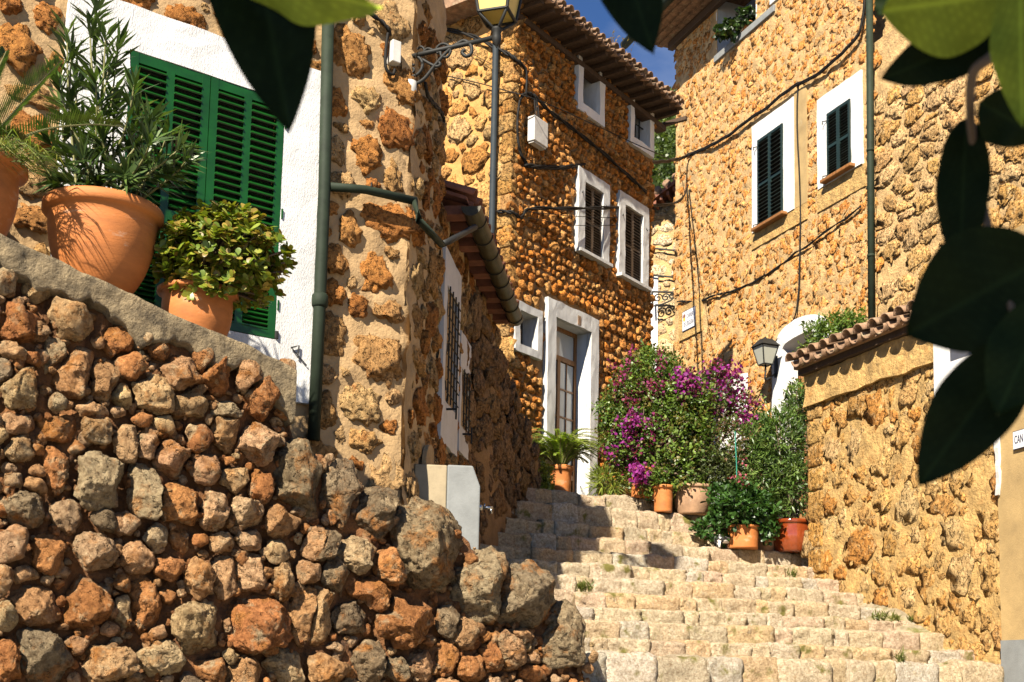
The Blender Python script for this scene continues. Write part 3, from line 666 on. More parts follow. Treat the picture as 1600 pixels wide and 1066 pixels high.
me_u = mesh('tile', TUV, TF, MT['tile'], True); me_d = mesh('tile', TDV, TF, MT['tile'], True); me_ur = mesh('tile', TUV, TF, MT['tiled'], True); me_dr = mesh('tile', TDV, TF, MT['tiled'], True)
TSV, _ = halftile(r=.062, L=.42, t=.011); TSD, _ = halftile(r=.066, L=.42, t=.011, up=False)
me_us = mesh('tile', TSV, TF, MT['tile'], True); me_ds = mesh('tile', TSD, TF, MT['tile'], True)
def tilerow(wall, u0, u1, v, w, slope, parent, mu, md, pitch=.2, rows=1, L=.42, jit=.01, seed=0, name='tile'):
    """barrel tiles laid down the slope: covers over channels; open ends face out of the wall"""
    rg = random.Random(seed); n = int((u1 - u0) / pitch)
    for rw in range(rows):
        for i in range(n):
            for kind in (0, 1):
                u = u0 + (i + .5 + .5 * kind) * (u1 - u0) / n; y = w - rw * L * math.cos(slope); z = v + rw * L * math.sin(slope) + (.055 if kind == 0 else .035)
                if kind == 1 and i == n - 1: continue
                Mx = wall.M @ Matrix.Translation((u + rg.uniform(-jit, jit), z + rg.uniform(-jit, jit) * .6, y + rg.uniform(-jit, jit))) @ Matrix(((1, 0, 0, 0), (0, 0, 1, 0), (0, -1, 0, 0), (0, 0, 0, 1))) @ Matrix.Rotation(slope, 4, 'X') @ Matrix.Rotation(rg.uniform(-.04, .04), 4, 'Y')
                inst(name, mu if kind == 0 else md, Mx, parent)
rf = MB(); rf.prism([(0, gz0 + .05), (0, gz0 + .09)], 0, 1) if False else None
b = MB(); zz = gz0 + .06
V = [S.P(u, zz + dz + (0 if w_ > 0 else .9), w_) for u in (uE + .01, ub + .1) for w_ in (.22, -2.4) for dz in (0, .03)]
roof = obj('annex_roof', [tuple(v) for v in V], [(0, 1, 3, 2), (4, 6, 7, 5), (0, 4, 5, 1), (2, 3, 7, 6), (0, 2, 6, 4), (1, 5, 7, 3)], MT['tiled'], lh)
tilerow(S, uE + .02, ub + .05, zz - .005, .27, R_(19), roof, me_ur, me_dr, .2, 2, seed=3)
# rafters under the annex eave
for i, u in enumerate(np.linspace(uE + .08, ub - .1, 9)):
    b = MB(); b.box(u, u + .16, zz - .10, zz - .02, -.05, .20, S.T); b.build('eave_tile', MT['tiled'], roof)
# side windows with iron grilles
for nm, r, seed in (('side_window', win_s1, 1), ('side_window', win_s2, 2)):
    b = MB(); iw = (r[1] - r[0]) * .16; ih = (r[3] - r[2])
    o = (r[0] + iw, r[1] - iw, r[2] + ih * .22, r[3] - ih * (.18 if seed == 1 else .30))
    b.box(r[0], o[0], r[2], r[3], -.02, .035, S.T); b.box(o[1], r[1], r[2], r[3], -.02, .035, S.T); b.box(o[0], o[1], o[3], r[3], -.02, .035, S.T); b.box(o[0], o[1], r[2], o[2], -.02, .035, S.T)
    wdw = roughen(b.build(nm, MT['offwhite'], lh), .1, .006)
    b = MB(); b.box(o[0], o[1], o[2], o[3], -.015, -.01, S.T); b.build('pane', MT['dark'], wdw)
    for f in np.linspace(.1, .9, 4 if seed == 1 else 3):
        g = MB(); u = o[0] + (o[1] - o[0]) * f; g.tube([S.P(u, o[2], .05), S.P(u, o[3], .05)], .007, 6); g.build('grille_bar', MT['iron'], wdw)
    for f in np.linspace(.06, .94, 9 if seed == 1 else 6):
        g = MB(); v = o[2] + (o[3] - o[2]) * f; g.tube([S.P(o[0] - .02, v, .055), S.P(o[1] + .02, v, .055)], .006, 6); g.build('grille_bar', MT['iron'], wdw)
    g = MB(); v = o[2] - .06; g.tube([S.P(o[0] + .1, v, .03), S.P(o[0] + .1, v, .12)], .01, 6); g.tube([S.P(o[0] + .1, v - .09, .12), S.P(o[0] + .1, v + .06, .12)], .008, 6); g.build('shutter_catch', MT['iron'], wdw)
# ------------------------------------------------------------------ stone buttress at the foot of the annex
B = Wall(S.P(uF - .95, 0, .12), 15)
bt = thing('stone_buttress', B.P(.5, 0), 'dark shaded rubble buttress at the left edge of the stone steps', 'buttress')
bx = [(752, 500), (775, 560), (800, 620), (826, 690), (846, 745), (856, 800), (858, 870)]; buv = [B.pix(*q) for q in bx]
bu = np.array([q[0] for q in buv]); bv = np.array([q[1] for q in buv])
def btop(u): return float(np.interp(u, bu, bv))
cu = np.linspace(bu[0] - .9, bu[-1], 60); V = []; nv = 40
for u in cu:
    t = btop(u)
    for j in range(nv + 1): V.append((u, .3 + (t - .3) * j / nv, .10 * (1 - j / nv)))
    V.append((u, t, -.6))
V = np.array(V); V[:, 2] += .05 * fbm(V * 4, 4, 14); idx = np.arange(len(V)).reshape(len(cu), nv + 2)
bo = obj('wall', B.T(V), np.stack([idx[:-1, :-1], idx[1:, :-1], idx[1:, 1:], idx[:-1, 1:]], -1).reshape(-1, 4), MT['mmortar'], bt, True)
sd = scatter(bu[0] - .8, bu[-1] + .02, .4, 4, .10, .075, seed=41, inside=lambda u, v, a, b: v < btop(u) - b * .3)
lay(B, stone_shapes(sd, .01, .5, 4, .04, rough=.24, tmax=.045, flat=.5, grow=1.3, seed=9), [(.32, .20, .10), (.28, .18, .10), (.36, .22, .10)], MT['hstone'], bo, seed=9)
# ------------------------------------------------------------------ drinking fountain
FW = wall_at(655, 800, 9.15, 82); fz = FW.pix(700, 726)[1]; f0, f1 = FW.pix(646, 780)[0], FW.pix(738, 780)[0]
ft = thing('drinking_fountain', FW.P((f0 + f1) / 2, .2, -.15), 'grey concrete drinking fountain block with a steel tap beside the boulders', 'fountain')
fm = FW.pix(698, 780)[0]
b = MB(); b.prism([(fm, -.2), (f1 + .06, -.2), (f1 + .06, fz - .16), (f1, fz), (fm, fz)], -.34, 0, FW.T); bevel(b.build('pillar', MT['conc'], ft), .012, 2)
b = MB(); b.box(f0, fm - .002, -.2, fz - .004, -.34, -.004, FW.T); bevel(b.build('plinth', MT['concy'], ft), .01, 2)
b = MB(); ty = FW.pix(768, 790)[1]; t0 = FW.P(f1 + .05, ty, -.13); rt = FW.d
b.tube([t0, t0 + rt * .045], .022, 12); b.tube([t0 + rt * .04, t0 + rt * .125], .013, 10); b.tube([t0 + rt * .11, t0 + rt * .115 - Vector((0, 0, .045))], .009, 8); b.tube([t0 + rt * .06 + Vector((0, 0, .0)), t0 + rt * .06 + Vector((0, 0, .03))], .008, 8); b.build('tap', MT['steel'], ft, True)
# small arched niche with a chain behind the fountain
nb = MB(); nu = S.pix(656, 720)[0]; nz = S.pix(656, 690)[1]
arc = [(nu - .02, nz - .7), (nu + .38, nz - .7)] + [(nu + .18 + .2 * math.cos(t), nz - .16 + .17 * math.sin(t)) for t in np.linspace(0, math.pi, 12)]
nb.prism(arc, .02, .055, S.T); nb.build('plastered_niche', MT['lmortar'], lh)
ch = MB(); c0 = S.P(nu + .22, nz + .0, .075)
for i in range(14):
    z = c0 + Vector((.010 * i * S.d.x, .012 * i, -.028 * i)); ch.tube([z + Vector((.008 * math.cos(t), .004 * (i % 2), .016 * math.sin(t))) for t in np.linspace(0, 6.0, 8)], .003, 5)
ch.build('chain', MT['iron'], lh)
# ------------------------------------------------------------------ house with the brown shutters (centre)
mh = thing('terraced_house', M.P(1.7, LAND), 'tall rubble house with brown shutters and a glazed door at the top of the steps', 'house')
uMe = M.pix(1020, 300)[0]; zMe = M.pix(1016, 168)[1]
r_ul = M.rect(899, 941, 78, 186); r_ur = M.rect(981, 1018, 146, 236)
r_ll = M.rect(899, 948, 275, 402); r_lr = M.rect(963, 1009, 312, 440)
r_sm = M.rect(801, 843, 478, 556); r_dr = M.rect(849, 929, 482, 770); r_dr = (r_dr[0], r_dr[1], LAND - .02, r_dr[3])
holes = []
def shrink(r, s): return (r[0] + s, r[1] - s, r[2] + s, r[3] - s)
holes = [shrink(r, .06) for r in (r_ul, r_ur, r_ll, r_lr, r_sm, r_dr)]
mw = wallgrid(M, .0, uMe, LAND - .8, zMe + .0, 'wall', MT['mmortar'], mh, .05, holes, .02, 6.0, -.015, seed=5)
full = [r_ul, r_ur, r_ll, r_lr, r_sm, r_dr]
sd = coursed(.02, uMe, LAND - .3, zMe + .1, .054, (.8, 1.6), full, 51, gapj=.010)
MPAL = [(0.640, 0.295, 0.078), (0.680, 0.340, 0.105), (0.585, 0.249, 0.057), (0.708, 0.392, 0.140), (0.626, 0.244, 0.044)]
lay(M, stone_shapes(sd, .014, 1.1, 3, -.012, p=11, grow=1.3, rough=.16, tmax=.058, flat=.36, facets=7, seed=12, wj=.014), MPAL, MT['hstone'], mw, seed=12)
uNl = NW.pix(640, 300)[0]
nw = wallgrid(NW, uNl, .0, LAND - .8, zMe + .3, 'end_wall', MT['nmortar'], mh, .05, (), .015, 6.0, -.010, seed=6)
sd = scatter(uNl, -.08, LAND, 9.6, .105, .082, seed=53, size_var=.3, pack=1.0)
lay(NW, stone_shapes(sd, .03, .38, 3, .0, p=7, grow=1.15, rough=.3, tmax=.022, flat=.35, facets=5, seed=13, wj=.004), [(.60, .33, .11), (.56, .275, .075), (.62, .42, .20), (.60, .37, .14)], MT['hstone'], nw, seed=13)
pt = lambda Wl, u, off: (lambda p: (p.x, p.y))(Wl.P(u, 0, off))
boxcore([pt(NW, uNl, -.3), pt(M, .25, -.30), pt(M, uMe - .02, -.30), pt(M, uMe - .02, -5), pt(NW, uNl, -5)], 0, zMe - .05, 'inner_mass', MT['mmortar'], mh)
# far end wall (return into the lane)
E = Wall(M.P(uMe, 0), -56)
# quoins at the corner between end wall and facade
rngq = np.random.default_rng(61); z = LAND - .2; i = 0
while z < zMe + .1:
    h = rngq.uniform(.15, .26); L = .30 if i % 2 else .16; L2 = .16 if i % 2 else .28
    c = MC + M.d * (L / 2 - .02) * .5 + NW.d * (-L2 / 2 + .02) * .5
    P = block(0, 0, 0, 1, 1, 1, rngq, .25, .05)
    loc = np.array(M.d) ; A = np.stack([np.array(M.d) * (L / 2), np.array(M.n) * 0 + np.array(NW.d) * (L2 / 2), np.array([0, 0, h / 2])], 1)
    cc = np.array(MC) + np.array(M.d) * (L / 2 - .015) - np.array(NW.d) * (L2 / 2 - .015); cc[2] = z + h / 2
    obj('quoin', P @ A.T + cc, BF, MT['hstone'], mw, True, pick([(.50, .31, .12), (.52, .34, .15), (.46, .26, .08)], rngq), origin=cc); z += h + .012; i += 1
# windows
def deep_window(r, brd, nm, label, bars=False, mat='white', dep=.26):
    o = shrink(r, brd); w_ = frame(M, r, brd, -.02, .05, nm, MT[mat], mh); w_['label'] = label
    b = MB(); b.box(o[0] - .02, o[0], o[2], o[3], -dep, -.021, M.T); b.box(o[1], o[1] + .02, o[2], o[3], -dep, -.021, M.T); b.box(o[0], o[1], o[3], o[3] + .02, -dep, -.021, M.T); b.box(o[0], o[1], o[2] - .02, o[2], -dep, -.021, M.T)
    b.build('reveal', MT[mat], w_)
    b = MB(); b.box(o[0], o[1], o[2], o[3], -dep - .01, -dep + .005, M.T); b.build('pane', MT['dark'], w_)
    if bars:
        for f in (.25, .5, .75):
            g = MB(); u = o[0] + (o[1] - o[0]) * f; g.tube([M.P(u, o[2], -.08), M.P(u, o[3], -.08)], .012, 6); g.build('grille_bar', MT['iron'], w_)
        g = MB(); v = (o[2] + o[3]) / 2; g.tube([M.P(o[0], v, -.08), M.P(o[1], v, -.08)], .01, 6); g.build('grille_bar', MT['iron'], w_)
deep_window(r_ul, .13, 'window', 'open upper window in a deep white surround')
deep_window(r_ur, .12, 'window', 'barred upper window in a white surround', True)
deep_window(r_sm, .105, 'window', 'small window in a pale frame left of the glazed door', False, 'greyframe', .2)
for r in (r_ll, r_lr):
    w_ = frame(M, r, .165, -.02, .055, 'window', MT['greyframe'], mh, tb=.02, tt=.17)
    o = (r[0] + .165, r[1] - .165, r[2] + .02, r[3] - .17); um = (o[0] + o[1]) / 2
    for a, c in ((o[0], um - .002), (um + .002, o[1])): shutter(M, (a, c, o[2], o[3]), -.012, MT['brown'], w_, ((0, .46), (.46, 1.0)), 11, .028, .03, tilt=38)
    b = MB(); b.box(r[0] - .01, r[1] + .01, r[2] - .045, r[2] - .002, .0, .11, M.T); b.build('sill', MT['greyframe'], w_)
    for s_ in (o[0], o[1]):
        g = MB(); g.tube([M.P(s_, o[3] - .1, .02), M.P(s_ + (.10 if s_ > um else -.10), o[3] - .2, .07)], .007, 5); g.build('shutter_stay', MT['iron'], w_)
# door: pale frame, varnished glazed leaf
d = frame(M, r_dr, .19, -.02, .06, 'door', MT['greyframe'], mh, tb=0, tt=.22); d['label'] = 'glazed varnished door in a pale stone frame'
o = (r_dr[0] + .19, r_dr[1] - .19, r_dr[2], r_dr[3] - .22)
b = MB(); b.box(o[0] - .02, o[0], o[2], o[3], -.28, -.021, M.T); b.box(o[1], o[1] + .02, o[2], o[3], -.28, -.021, M.T); b.box(o[0], o[1], o[3], o[3] + .02, -.28, -.021, M.T); b.build('reveal', MT['white'], d)
b = MB(); t = .055
b.box(o[0], o[0] + t, o[2], o[3], -.24, -.18, M.T); b.box(o[1] - t, o[1], o[2], o[3], -.24, -.18, M.T); um = (o[0] + o[1]) / 2; b.box(um - t * .6, um + t * .6, o[2] + .5, o[3] - .42, -.239, -.181, M.T)
for v in (o[2], o[2] + .55, o[3] - .46, o[3] - t): b.box(o[0] + t, o[1] - t, v, v + t * 1.2, -.238, -.182, M.T)
b.box(o[0] + t, o[1] - t, o[2] + .06, o[2] + .55, -.23, -.20, M.T)
b.build('door_frame', MT['wood'], d)
vs_ = np.linspace(o[2] + .62, o[3] - .46, 5)
for i in range(4):
    for a, c in ((o[0] + t, um - t * .6), (um + t * .6, o[1] - t)):
        am = (a + c) / 2
        for x0, x1 in ((a, am - .009), (am + .009, c)):
            g = MB(); g.box(x0, x1, vs_[i] + .012, vs_[i + 1] - .012, -.215, -.205, M.T); g.build('pane', MT['glass'], d)
        g = MB(); g.box(am - .009, am + .009, vs_[i], vs_[i + 1], -.225, -.19, M.T); g.build('glazing_bar', MT['wood'], d)
    g = MB(); g.box(o[0] + t, o[1] - t, vs_[i] - .012, vs_[i] + .012, -.224, -.191, M.T); g.build('glazing_bar', MT['wood'], d)
g = MB(); g.box(o[0] + t, o[1] - t, o[3] - .40, o[3] - t, -.215, -.205, M.T); g.build('transom_pane', MT['glass'], d)
g = MB(); g.box(r_dr[0] + (r_dr[1] - r_dr[0]) * .56, r_dr[0] + (r_dr[1] - r_dr[0]) * .62, r_dr[3] - .2, r_dr[3] - .07, .061, .067, M.T); g.build('house_number_tile', MT['tile'], d)
g = MB(); g.box(r_dr[0] - .1, r_dr[1] + .1, LAND - .1, LAND + .012, -.3, .16, M.T); bevel(g.build('threshold', MT['step'], d, col=(.5, .42, .32)), .02)
# eave with barrel tiles, boards and rafters
ez = zMe - .10; ov = .52
b = MB(); b.box(-.35, uMe + .06, ez, ez + .02, -.3, ov - .04, M.T); rfm = b.build('roof', MT['beam'], mh)
tilerow(M, -.35, uMe + .06, ez + .005, ov, R_(13), rfm, me_us, me_ds, .16, 2, seed=8, jit=.012)
for u in np.linspace(-.25, uMe + .25, 17):
    b = MB(); b.box(u, u + .06, ez - .06, ez - .002, -.12, ov - .10, M.T); b.build('rafter', MT['beam'], rfm)
b = MB(); b.box(-.3, uMe + .3, ez - .14, ez - .062, -.10, .06, M.T); b.build('cornice', MT['beam'], rfm)
V = [M.P(u, z, w_) for u in (-.35, uMe + .06) for (w_, z) in ((ov - .3, ez + .10), (-2.6, ez + .8), (-5.4, ez + .1))]
obj('roof_slope', [tuple(v) for v in V], [(0, 1, 4, 3), (1, 2, 5, 4), (0, 2, 1), (3, 4, 5), (0, 3, 5, 2)], MT['tile'], rfm)
# weeds on the roof edge
def tufts(pts, name, parent, mat, tint, n=12, h=.3, w_=.006, seed=0):
    rg = np.random.default_rng(seed); V = []; Fc = []; k = 0
    for p in pts:
        for _ in range(n):
            a = rg.uniform(0, 6.28); l = h * rg.uniform(.4, 1); tip = np.array(p) + np.array([math.cos(a) * l * .4, math.sin(a) * l * .4, l]); s = np.array([math.sin(a), -math.cos(a), 0]) * w_
            V += [np.array(p) - s, np.array(p) + s, tip]; Fc.append((k, k + 1, k + 2)); k += 3
            for _ in range(3):
                f = rg.uniform(.4, 1); q = np.array(p) * (1 - f) + tip * f; e = q + rg.normal(0, .03, 3) + [0, 0, .02]; V += [q - s * 2, q + s * 2, e]; Fc.append((k, k + 1, k + 2)); k += 3
    return obj(name, np.array(V), np.array(Fc), mat, parent, False, tint)
tufts([M.P(u, ez + .2, ov - .3) for u in (1.9, 2.05, 2.25, 2.45, 2.6)], 'roof_weeds', rfm, MT['leaf'], (.22, .17, .08), 5, .38, seed=4)
# grey service pipe at the end wall
b = MB(); x0 = [NW.P(*NW.pix(x, y, .08), .08) for x, y in ((778, -40), (775, 60), (769, 340), (761, 590))]; b.tube(x0, .042, 14); b.build('service_pipe', MT['bluepipe'], mh, True)
# white meter box with conduits
bxr = M.rect(818, 840, 191, 230); b = MB(); b.box(bxr[0], bxr[1], bxr[2], bxr[3], .06, .17, M.T); mbx = bevel(b.build('meter_box', MT['box'], mh), .01)
g = MB(); c = (bxr[0] + bxr[1]) / 2; g.box(bxr[0] + .02, bxr[1] - .02, bxr[2] - .02, bxr[2], .07, .15, M.T); g.build('box_outlet', MT['box'], mbx)
for f in (-.04, 0, .04):
    g = MB(); g.tube([M.P(c + f, bxr[3], .11), M.P(c + f, bxr[3] + .22, .08), M.P(c + f * .5 - .02, bxr[3] + .36, .07)], .009, 6); g.build('conduit', MT['cable'], mbx)
# ------------------------------------------------------------------ golden house on the right
rh = thing('golden_house', R.P(2.5, LAND - .5), 'sunlit golden stone house with two dark green shuttered windows and an arched white doorway', 'house')
uP = R.pix(1368, 300)[0]; uQ = R.pix(1720, 500)[0]; zR = R.pix(1060, 60)[1]
rw1 = R.rect(1179, 1244, 178, 350); rw2 = R.rect(1281, 1349, 152, 285)
rw1 = (R.pix(1178, 280)[0], R.pix(1243, 260)[0], R.pix(1209, 347)[1], R.pix(1210, 176)[1]); rw2 = (R.pix(1280, 230)[0], R.pix(1349, 200)[0], R.pix(1313, 278)[1], R.pix(1315, 133)[1])
log_ = (R.pix(1120, 60)[0], R.pix(1181, 10)[0], R.pix(1150, 61)[1], R.pix(1150, 61)[1] + 1.7)
arc_c = R.pix(1262, 560); ad = (R.pix(1210, 600)[0], R.pix(1300, 540)[0]); az = R.pix(1245, 500)[1]
rr = wallgrid(R, 0, uP, LAND - 1.2, zR + .1, 'wall', MT['rmortar'], rh, .05, [shrink(rw1, .1), shrink(rw2, .1), log_, (ad[0] + .12, ad[1] - .12, 0, az - .25)], .012, 8.0, seed=9)
arch_hole = (ad[0] + .02, ad[1], 0, az)
pat1 = (rw1[0] - .05, R.pix(1262, 250)[0], rw1[2] - .30, rw1[3] + .12); pat2 = (rw2[0] - .04, rw2[1] + .05, rw2[2] - .38, rw2[3] + .05)
sgr = R.rect(1068, 1099, 484, 517)
sd = coursed(.0, uP, LAND - .8, zR - .05, .075, (.8, 2.0), [pat1, pat2, log_, arch_hole, shrink(sgr, -.08)], 71, jit=.3)
RPAL = [(0.769, 0.409, 0.138), (0.783, 0.446, 0.169), (0.740, 0.359, 0.103), (0.798, 0.471, 0.198), (0.753, 0.396, 0.133), (0.753, 0.334, 0.084)]
lay(R, stone_shapes(sd, .002, .34, 3, -.006, p=8, grow=1.5, rough=.40, tmax=.013, flat=.24, facets=5, seed=15), RPAL, MT['rstone'], rr, seed=15)
boxcore([pt(R, .02, -1.0), pt(R, uQ, -1.0), pt(R, uQ, -5), pt(R, .02, -5)], -1, zR, 'inner_mass', MT['rmortar'], rh)
b = MB(); b.box(.0, .04, LAND - 1, zR, -1.02, -.03, R.T); b.build('lane_wall', MT['rmortar'], rh)
# plaster patches round the windows
for r, pch in ((rw1, pat1), (rw2, pat2)):
    b = MB(); b.box(pch[0], pch[1], pch[2] + .02, r[2] - .004, -.01, .022, R.T); b.build('plaster_patch', MT['pmortar'], rh)
b = MB(); b.box(rw1[1] + .002, pat1[1], rw1[2], rw1[3] + .06, -.01, .024, R.T); b.build('plaster_patch', MT['ochre'], rh)
for r, sh_, nm in ((rw1, (1188, 1227, 289, 278, 345, 207), 'left'), (rw2, (1297, 1333, 228, 213, 270, 167), 'right')):
    u0, u1 = R.pix(sh_[0], sh_[2])[0], R.pix(sh_[1], sh_[3])[0]; xm = (sh_[0] + sh_[1]) / 2; v0, v1 = R.pix(xm, sh_[4])[1], R.pix(xm, sh_[5])[1]
    b = MB(); b.box(r[0], u0, r[2], r[3], -.02, .04, R.T); b.box(u1, r[1], r[2], r[3], -.02, .04, R.T); b.box(u0, u1, v1, r[3], -.02, .04, R.T); b.box(u0, u1, r[2], v0, -.02, .04, R.T)
    w_ = roughen(b.build('window', MT['white'], rh), .1, .008); um = (u0 + u1) / 2
    for a, c in ((u0, um - .002), (um + .002, u1)): shutter(R, (a, c, v0, v1), .030, MT['dgreen'], w_, ((0, .47), (.47, 1.0)), 10, .04, .035, tilt=38)
    b = MB(); b.box(u0 - .09, u1 + .10, v0 - .06, v0 - .005, .0, .14, R.T); bevel(b.build('sill', MT['wood'], w_), .012)
    for q in (v0 + .06, v1 - .1):
        g = MB(); g.tube([R.P(u0 - .02, q, .05), R.P(u0 - .07, q, .09), R.P(u0 - .07, q - .05, .09)], .010, 5); g.build('hinge', MT['iron'], w_)
q = R.rect(1106, 1168, 596, 745); b = MB(); b.box(q[0], q[1], LAND - 1, q[3], -.01, .03, R.T); roughen(b.build('plaster_patch', MT['white'], rh), .08, .02)
# loggia opening under the eave
lg = MB(); dp_ = 1.1
lg.box(log_[0] - .03, log_[0], log_[2], log_[3], -dp_, .0, R.T); lg.box(log_[1], log_[1] + .03, log_[2], log_[3], -dp_, .0, R.T); lg.box(log_[0], log_[1], log_[2] - .06, log_[2], -dp_, .0, R.T); lg.box(log_[0], log_[1], log_[2], log_[3], -dp_ - .02, -dp_, R.T); lg.box(log_[0], log_[1], log_[3], log_[3] + .03, -dp_, .0, R.T)
lgo = lg.build('loggia', MT['white'], rh)
b = MB(); b.box(log_[0] - .04, log_[1] + .6, log_[2] - .13, log_[2] - .005, -.05, .045, R.T); bevel(b.build('loggia_sill', MT['conc'], lgo), .01)
b = MB(); q = R.pix(1208, 4); b.box(q[0] - .06, q[0] + .5, q[1] - .02, q[1] + .9, -.01, .03, R.T); b.build('upper_window', MT['white'], rh)
# arched white doorway
b = MB(); k = 18; ac = (ad[0] + ad[1]) / 2; rad_o = (ad[1] - ad[0]) / 2; th_ = .30; cz = az - rad_o * .55
ell = lambda rr_, hh, t: (ac + rr_ * math.cos(t), cz + hh * math.sin(t))
ro, ho, ri, hi = rad_o, rad_o * .55, rad_o - .30, rad_o * .55 - .28
for i in range(k):
    t0, t1 = math.pi * i / k, math.pi * (i + 1) / k
    b.prism([ell(ri, hi, t0), ell(ro, ho, t0), ell(ro, ho, t1), ell(ri, hi, t1)], -.25, .05, R.T)
b.box(ac - ro, ac - ri, LAND - 1, cz, -.25, .05, R.T); b.box(ac + ri, ac + ro, LAND - 1, cz, -.25, .05, R.T)
adr = roughen(b.build('arched_doorway', MT['white'], rh), .15, .01)
b = MB(); b.prism([(ac - ri, LAND - 1), (ac + ri, LAND - 1), (ac + ri, cz)] + [ell(ri, hi, t) for t in np.linspace(.05, math.pi - .05, 14)] + [(ac - ri, cz)], -.30, -.26, R.T); b.build('door_leaf', MT['wood'], adr)
# eave: boards, tiles, gutter
ez2 = zR + .05; u_l = -.42; u_r = R.pix(1120, 0)[0] + 1.5
b = MB(); b.box(u_l, u_r, ez2, ez2 + .04, -.6, .72, R.T); rfr = b.build('roof', MT['tile'], rh)
tilerow(R, u_l, u_r, ez2 + .035, .78, R_(14), rfr, me_u, me_d, .21, 2, seed=18, jit=.016)
for w_ in np.linspace(.1, .66, 4):
    b = MB(); b.box(u_l + .02, u_r, ez2 - .035, ez2 - .002, w_, w_ + .11, R.T); b.build('soffit_tile', MT['tile'], rfr)
b = MB(); b.box(u_l + .25, u_r, ez2 - .20, ez2 - .04, -.02, .10, R.T); bevel(b.build('eave_beam', MT['beam'], rfr), .015)
b = MB(); b.tube([R.P(u_l - .22, ez2 - .02, .82), R.P(u_r, ez2 - .0, .82)], .085, 14); b.build('gutter', MT['pipe'], rfr, True)
# downpipe of the golden house
b = MB(); b.tube([R.P(*R.pix(x, y, .09), .09) for x, y in ((1358, -30), (1360, 250), (1362, 522))], .05, 14); gp = b.build('downpipe', MT['pipe'], rh, True)
for x, y in ((1360, 235), (1361, 400)):
    g = MB(); c = R.P(*R.pix(x, y, .09), .09); g.tube([c - Vector((0, 0, .02)), c + Vector((0, 0, .02))], .058, 14); g.build('pipe_collar', MT['pipe'], gp, True)
# ------------------------------------------------------------------ neighbouring house with big squared blocks
nh = thing('block_house', R.P(uP + 1.2, LAND - .5), 'house of large coursed stone blocks right of the golden house downpipe', 'house')
nr = wallgrid(R, uP, uQ, -.5, 9.5, 'wall', MT['rmortar'], nh, .06, (), .012, 6.0, -.016, seed=19)
sd = coursed(uP + .04, uQ, .5, 8.5, .115, (1.0, 2.6), (), 81)
lay(R, stone_shapes(sd, .014, .35, 4, -.012, p=9, grow=1.35, rough=.25, tmax=.026, facets=5, flat=.2, seed=16, wj=.004), [(.62, .41, .17), (.60, .37, .13), (.64, .46, .24), (.60, .40, .18)], MT['rstone'], nr, seed=16)
# ------------------------------------------------------------------ yard wall
yw = thing('yard_wall', W.P(1.4, .5), 'sunlit rendered stone yard wall with a wavy tile coping beside the steps', 'wall')
uWe = W.pix(1570, 900)[0]; wt = W.pix(1340, 560)[1]; wg0 = W.pix(1466, 600)[0]
yg = wallgrid(W, 0, uWe, -.4, wt, 'wall', MT['pmortar'], yw, .045, (), .016, 6, -.003, seed=21)
sd = scatter(.03, uWe, -.1, wt - .33, .075, .078, seed=91, size_var=.36, tries=30, pack=.96)
lay(W, stone_shapes(sd, .012, .3, 3, -.006, p=6, grow=1.25, rough=.45, tmax=.016, flat=.35, facets=5, seed=17, wj=.006), [(.58, .36, .13), (.60, .40, .17), (.55, .32, .105), (.58, .42, .21), (.56, .28, .075), (.58, .37, .14)], MT['rstone'], yg, seed=17)
b = MB(); b.box(-.02, .5, -.4, wt - .01, -.40, -.05, W.T); b.box(.5, uWe, -.4, wt - .01, -.40, -.05, W.T); b.build('inner_mass', MT['pmortar'], yw)
# pillar edge stones at the far end
rngq = np.random.default_rng(62); z = SZ[6] - .2
while z < wt - .34:
    h = rngq.uniform(.22, .34); P = block(.12, z + h / 2, -.17, .145, h / 2, .19, rngq, .2, .04); obj('quoin', W.T(P), BF, MT['rstone'], yg, True, pick([(.50, .305, .10), (.53, .345, .13), (.47, .265, .08)], rngq)); z += h + .01
bandz = W.pix(1340, 607, .05)[1]
b = MB(); b.box(-.03, wg0, bandz, wt + .02, -.2, .05, W.T); roughen(b.build('render_band', MT['pmortar'], yw), .07, .02, 6)
b = MB(); b.box(-.06, wg0 + .05, wt + .02, wt + .09, -.30, .10, W.T); b.build('coping_bed', MT['beam'], yw)
b = MB(); b.box(-.08, wg0 + .05, wt + .09, wt + .13, -.30, .15, W.T); b.build('coping_bed', MT['tile'], yw)
tilerow(W, -.12, wg0 + .9, wt + .12, .24, R_(15), yw, me_u, me_d, .205, 2, seed=27, jit=.012)
# white gateway half hidden by the leaves
b = MB(); b.box(wg0 + .01, wg0 + .75, W.pix(1490, 640)[1], wt - .10, -.05, .06, W.T); gwy = b.build('gate_surround', MT['white'], yw)
b = MB(); b.box(wg0 + .35, wg0 + .85, wt - .30, wt - .05, .02, .16, W.T); bevel(b.build('gate_lintel', MT['ochre'], yw), .01)
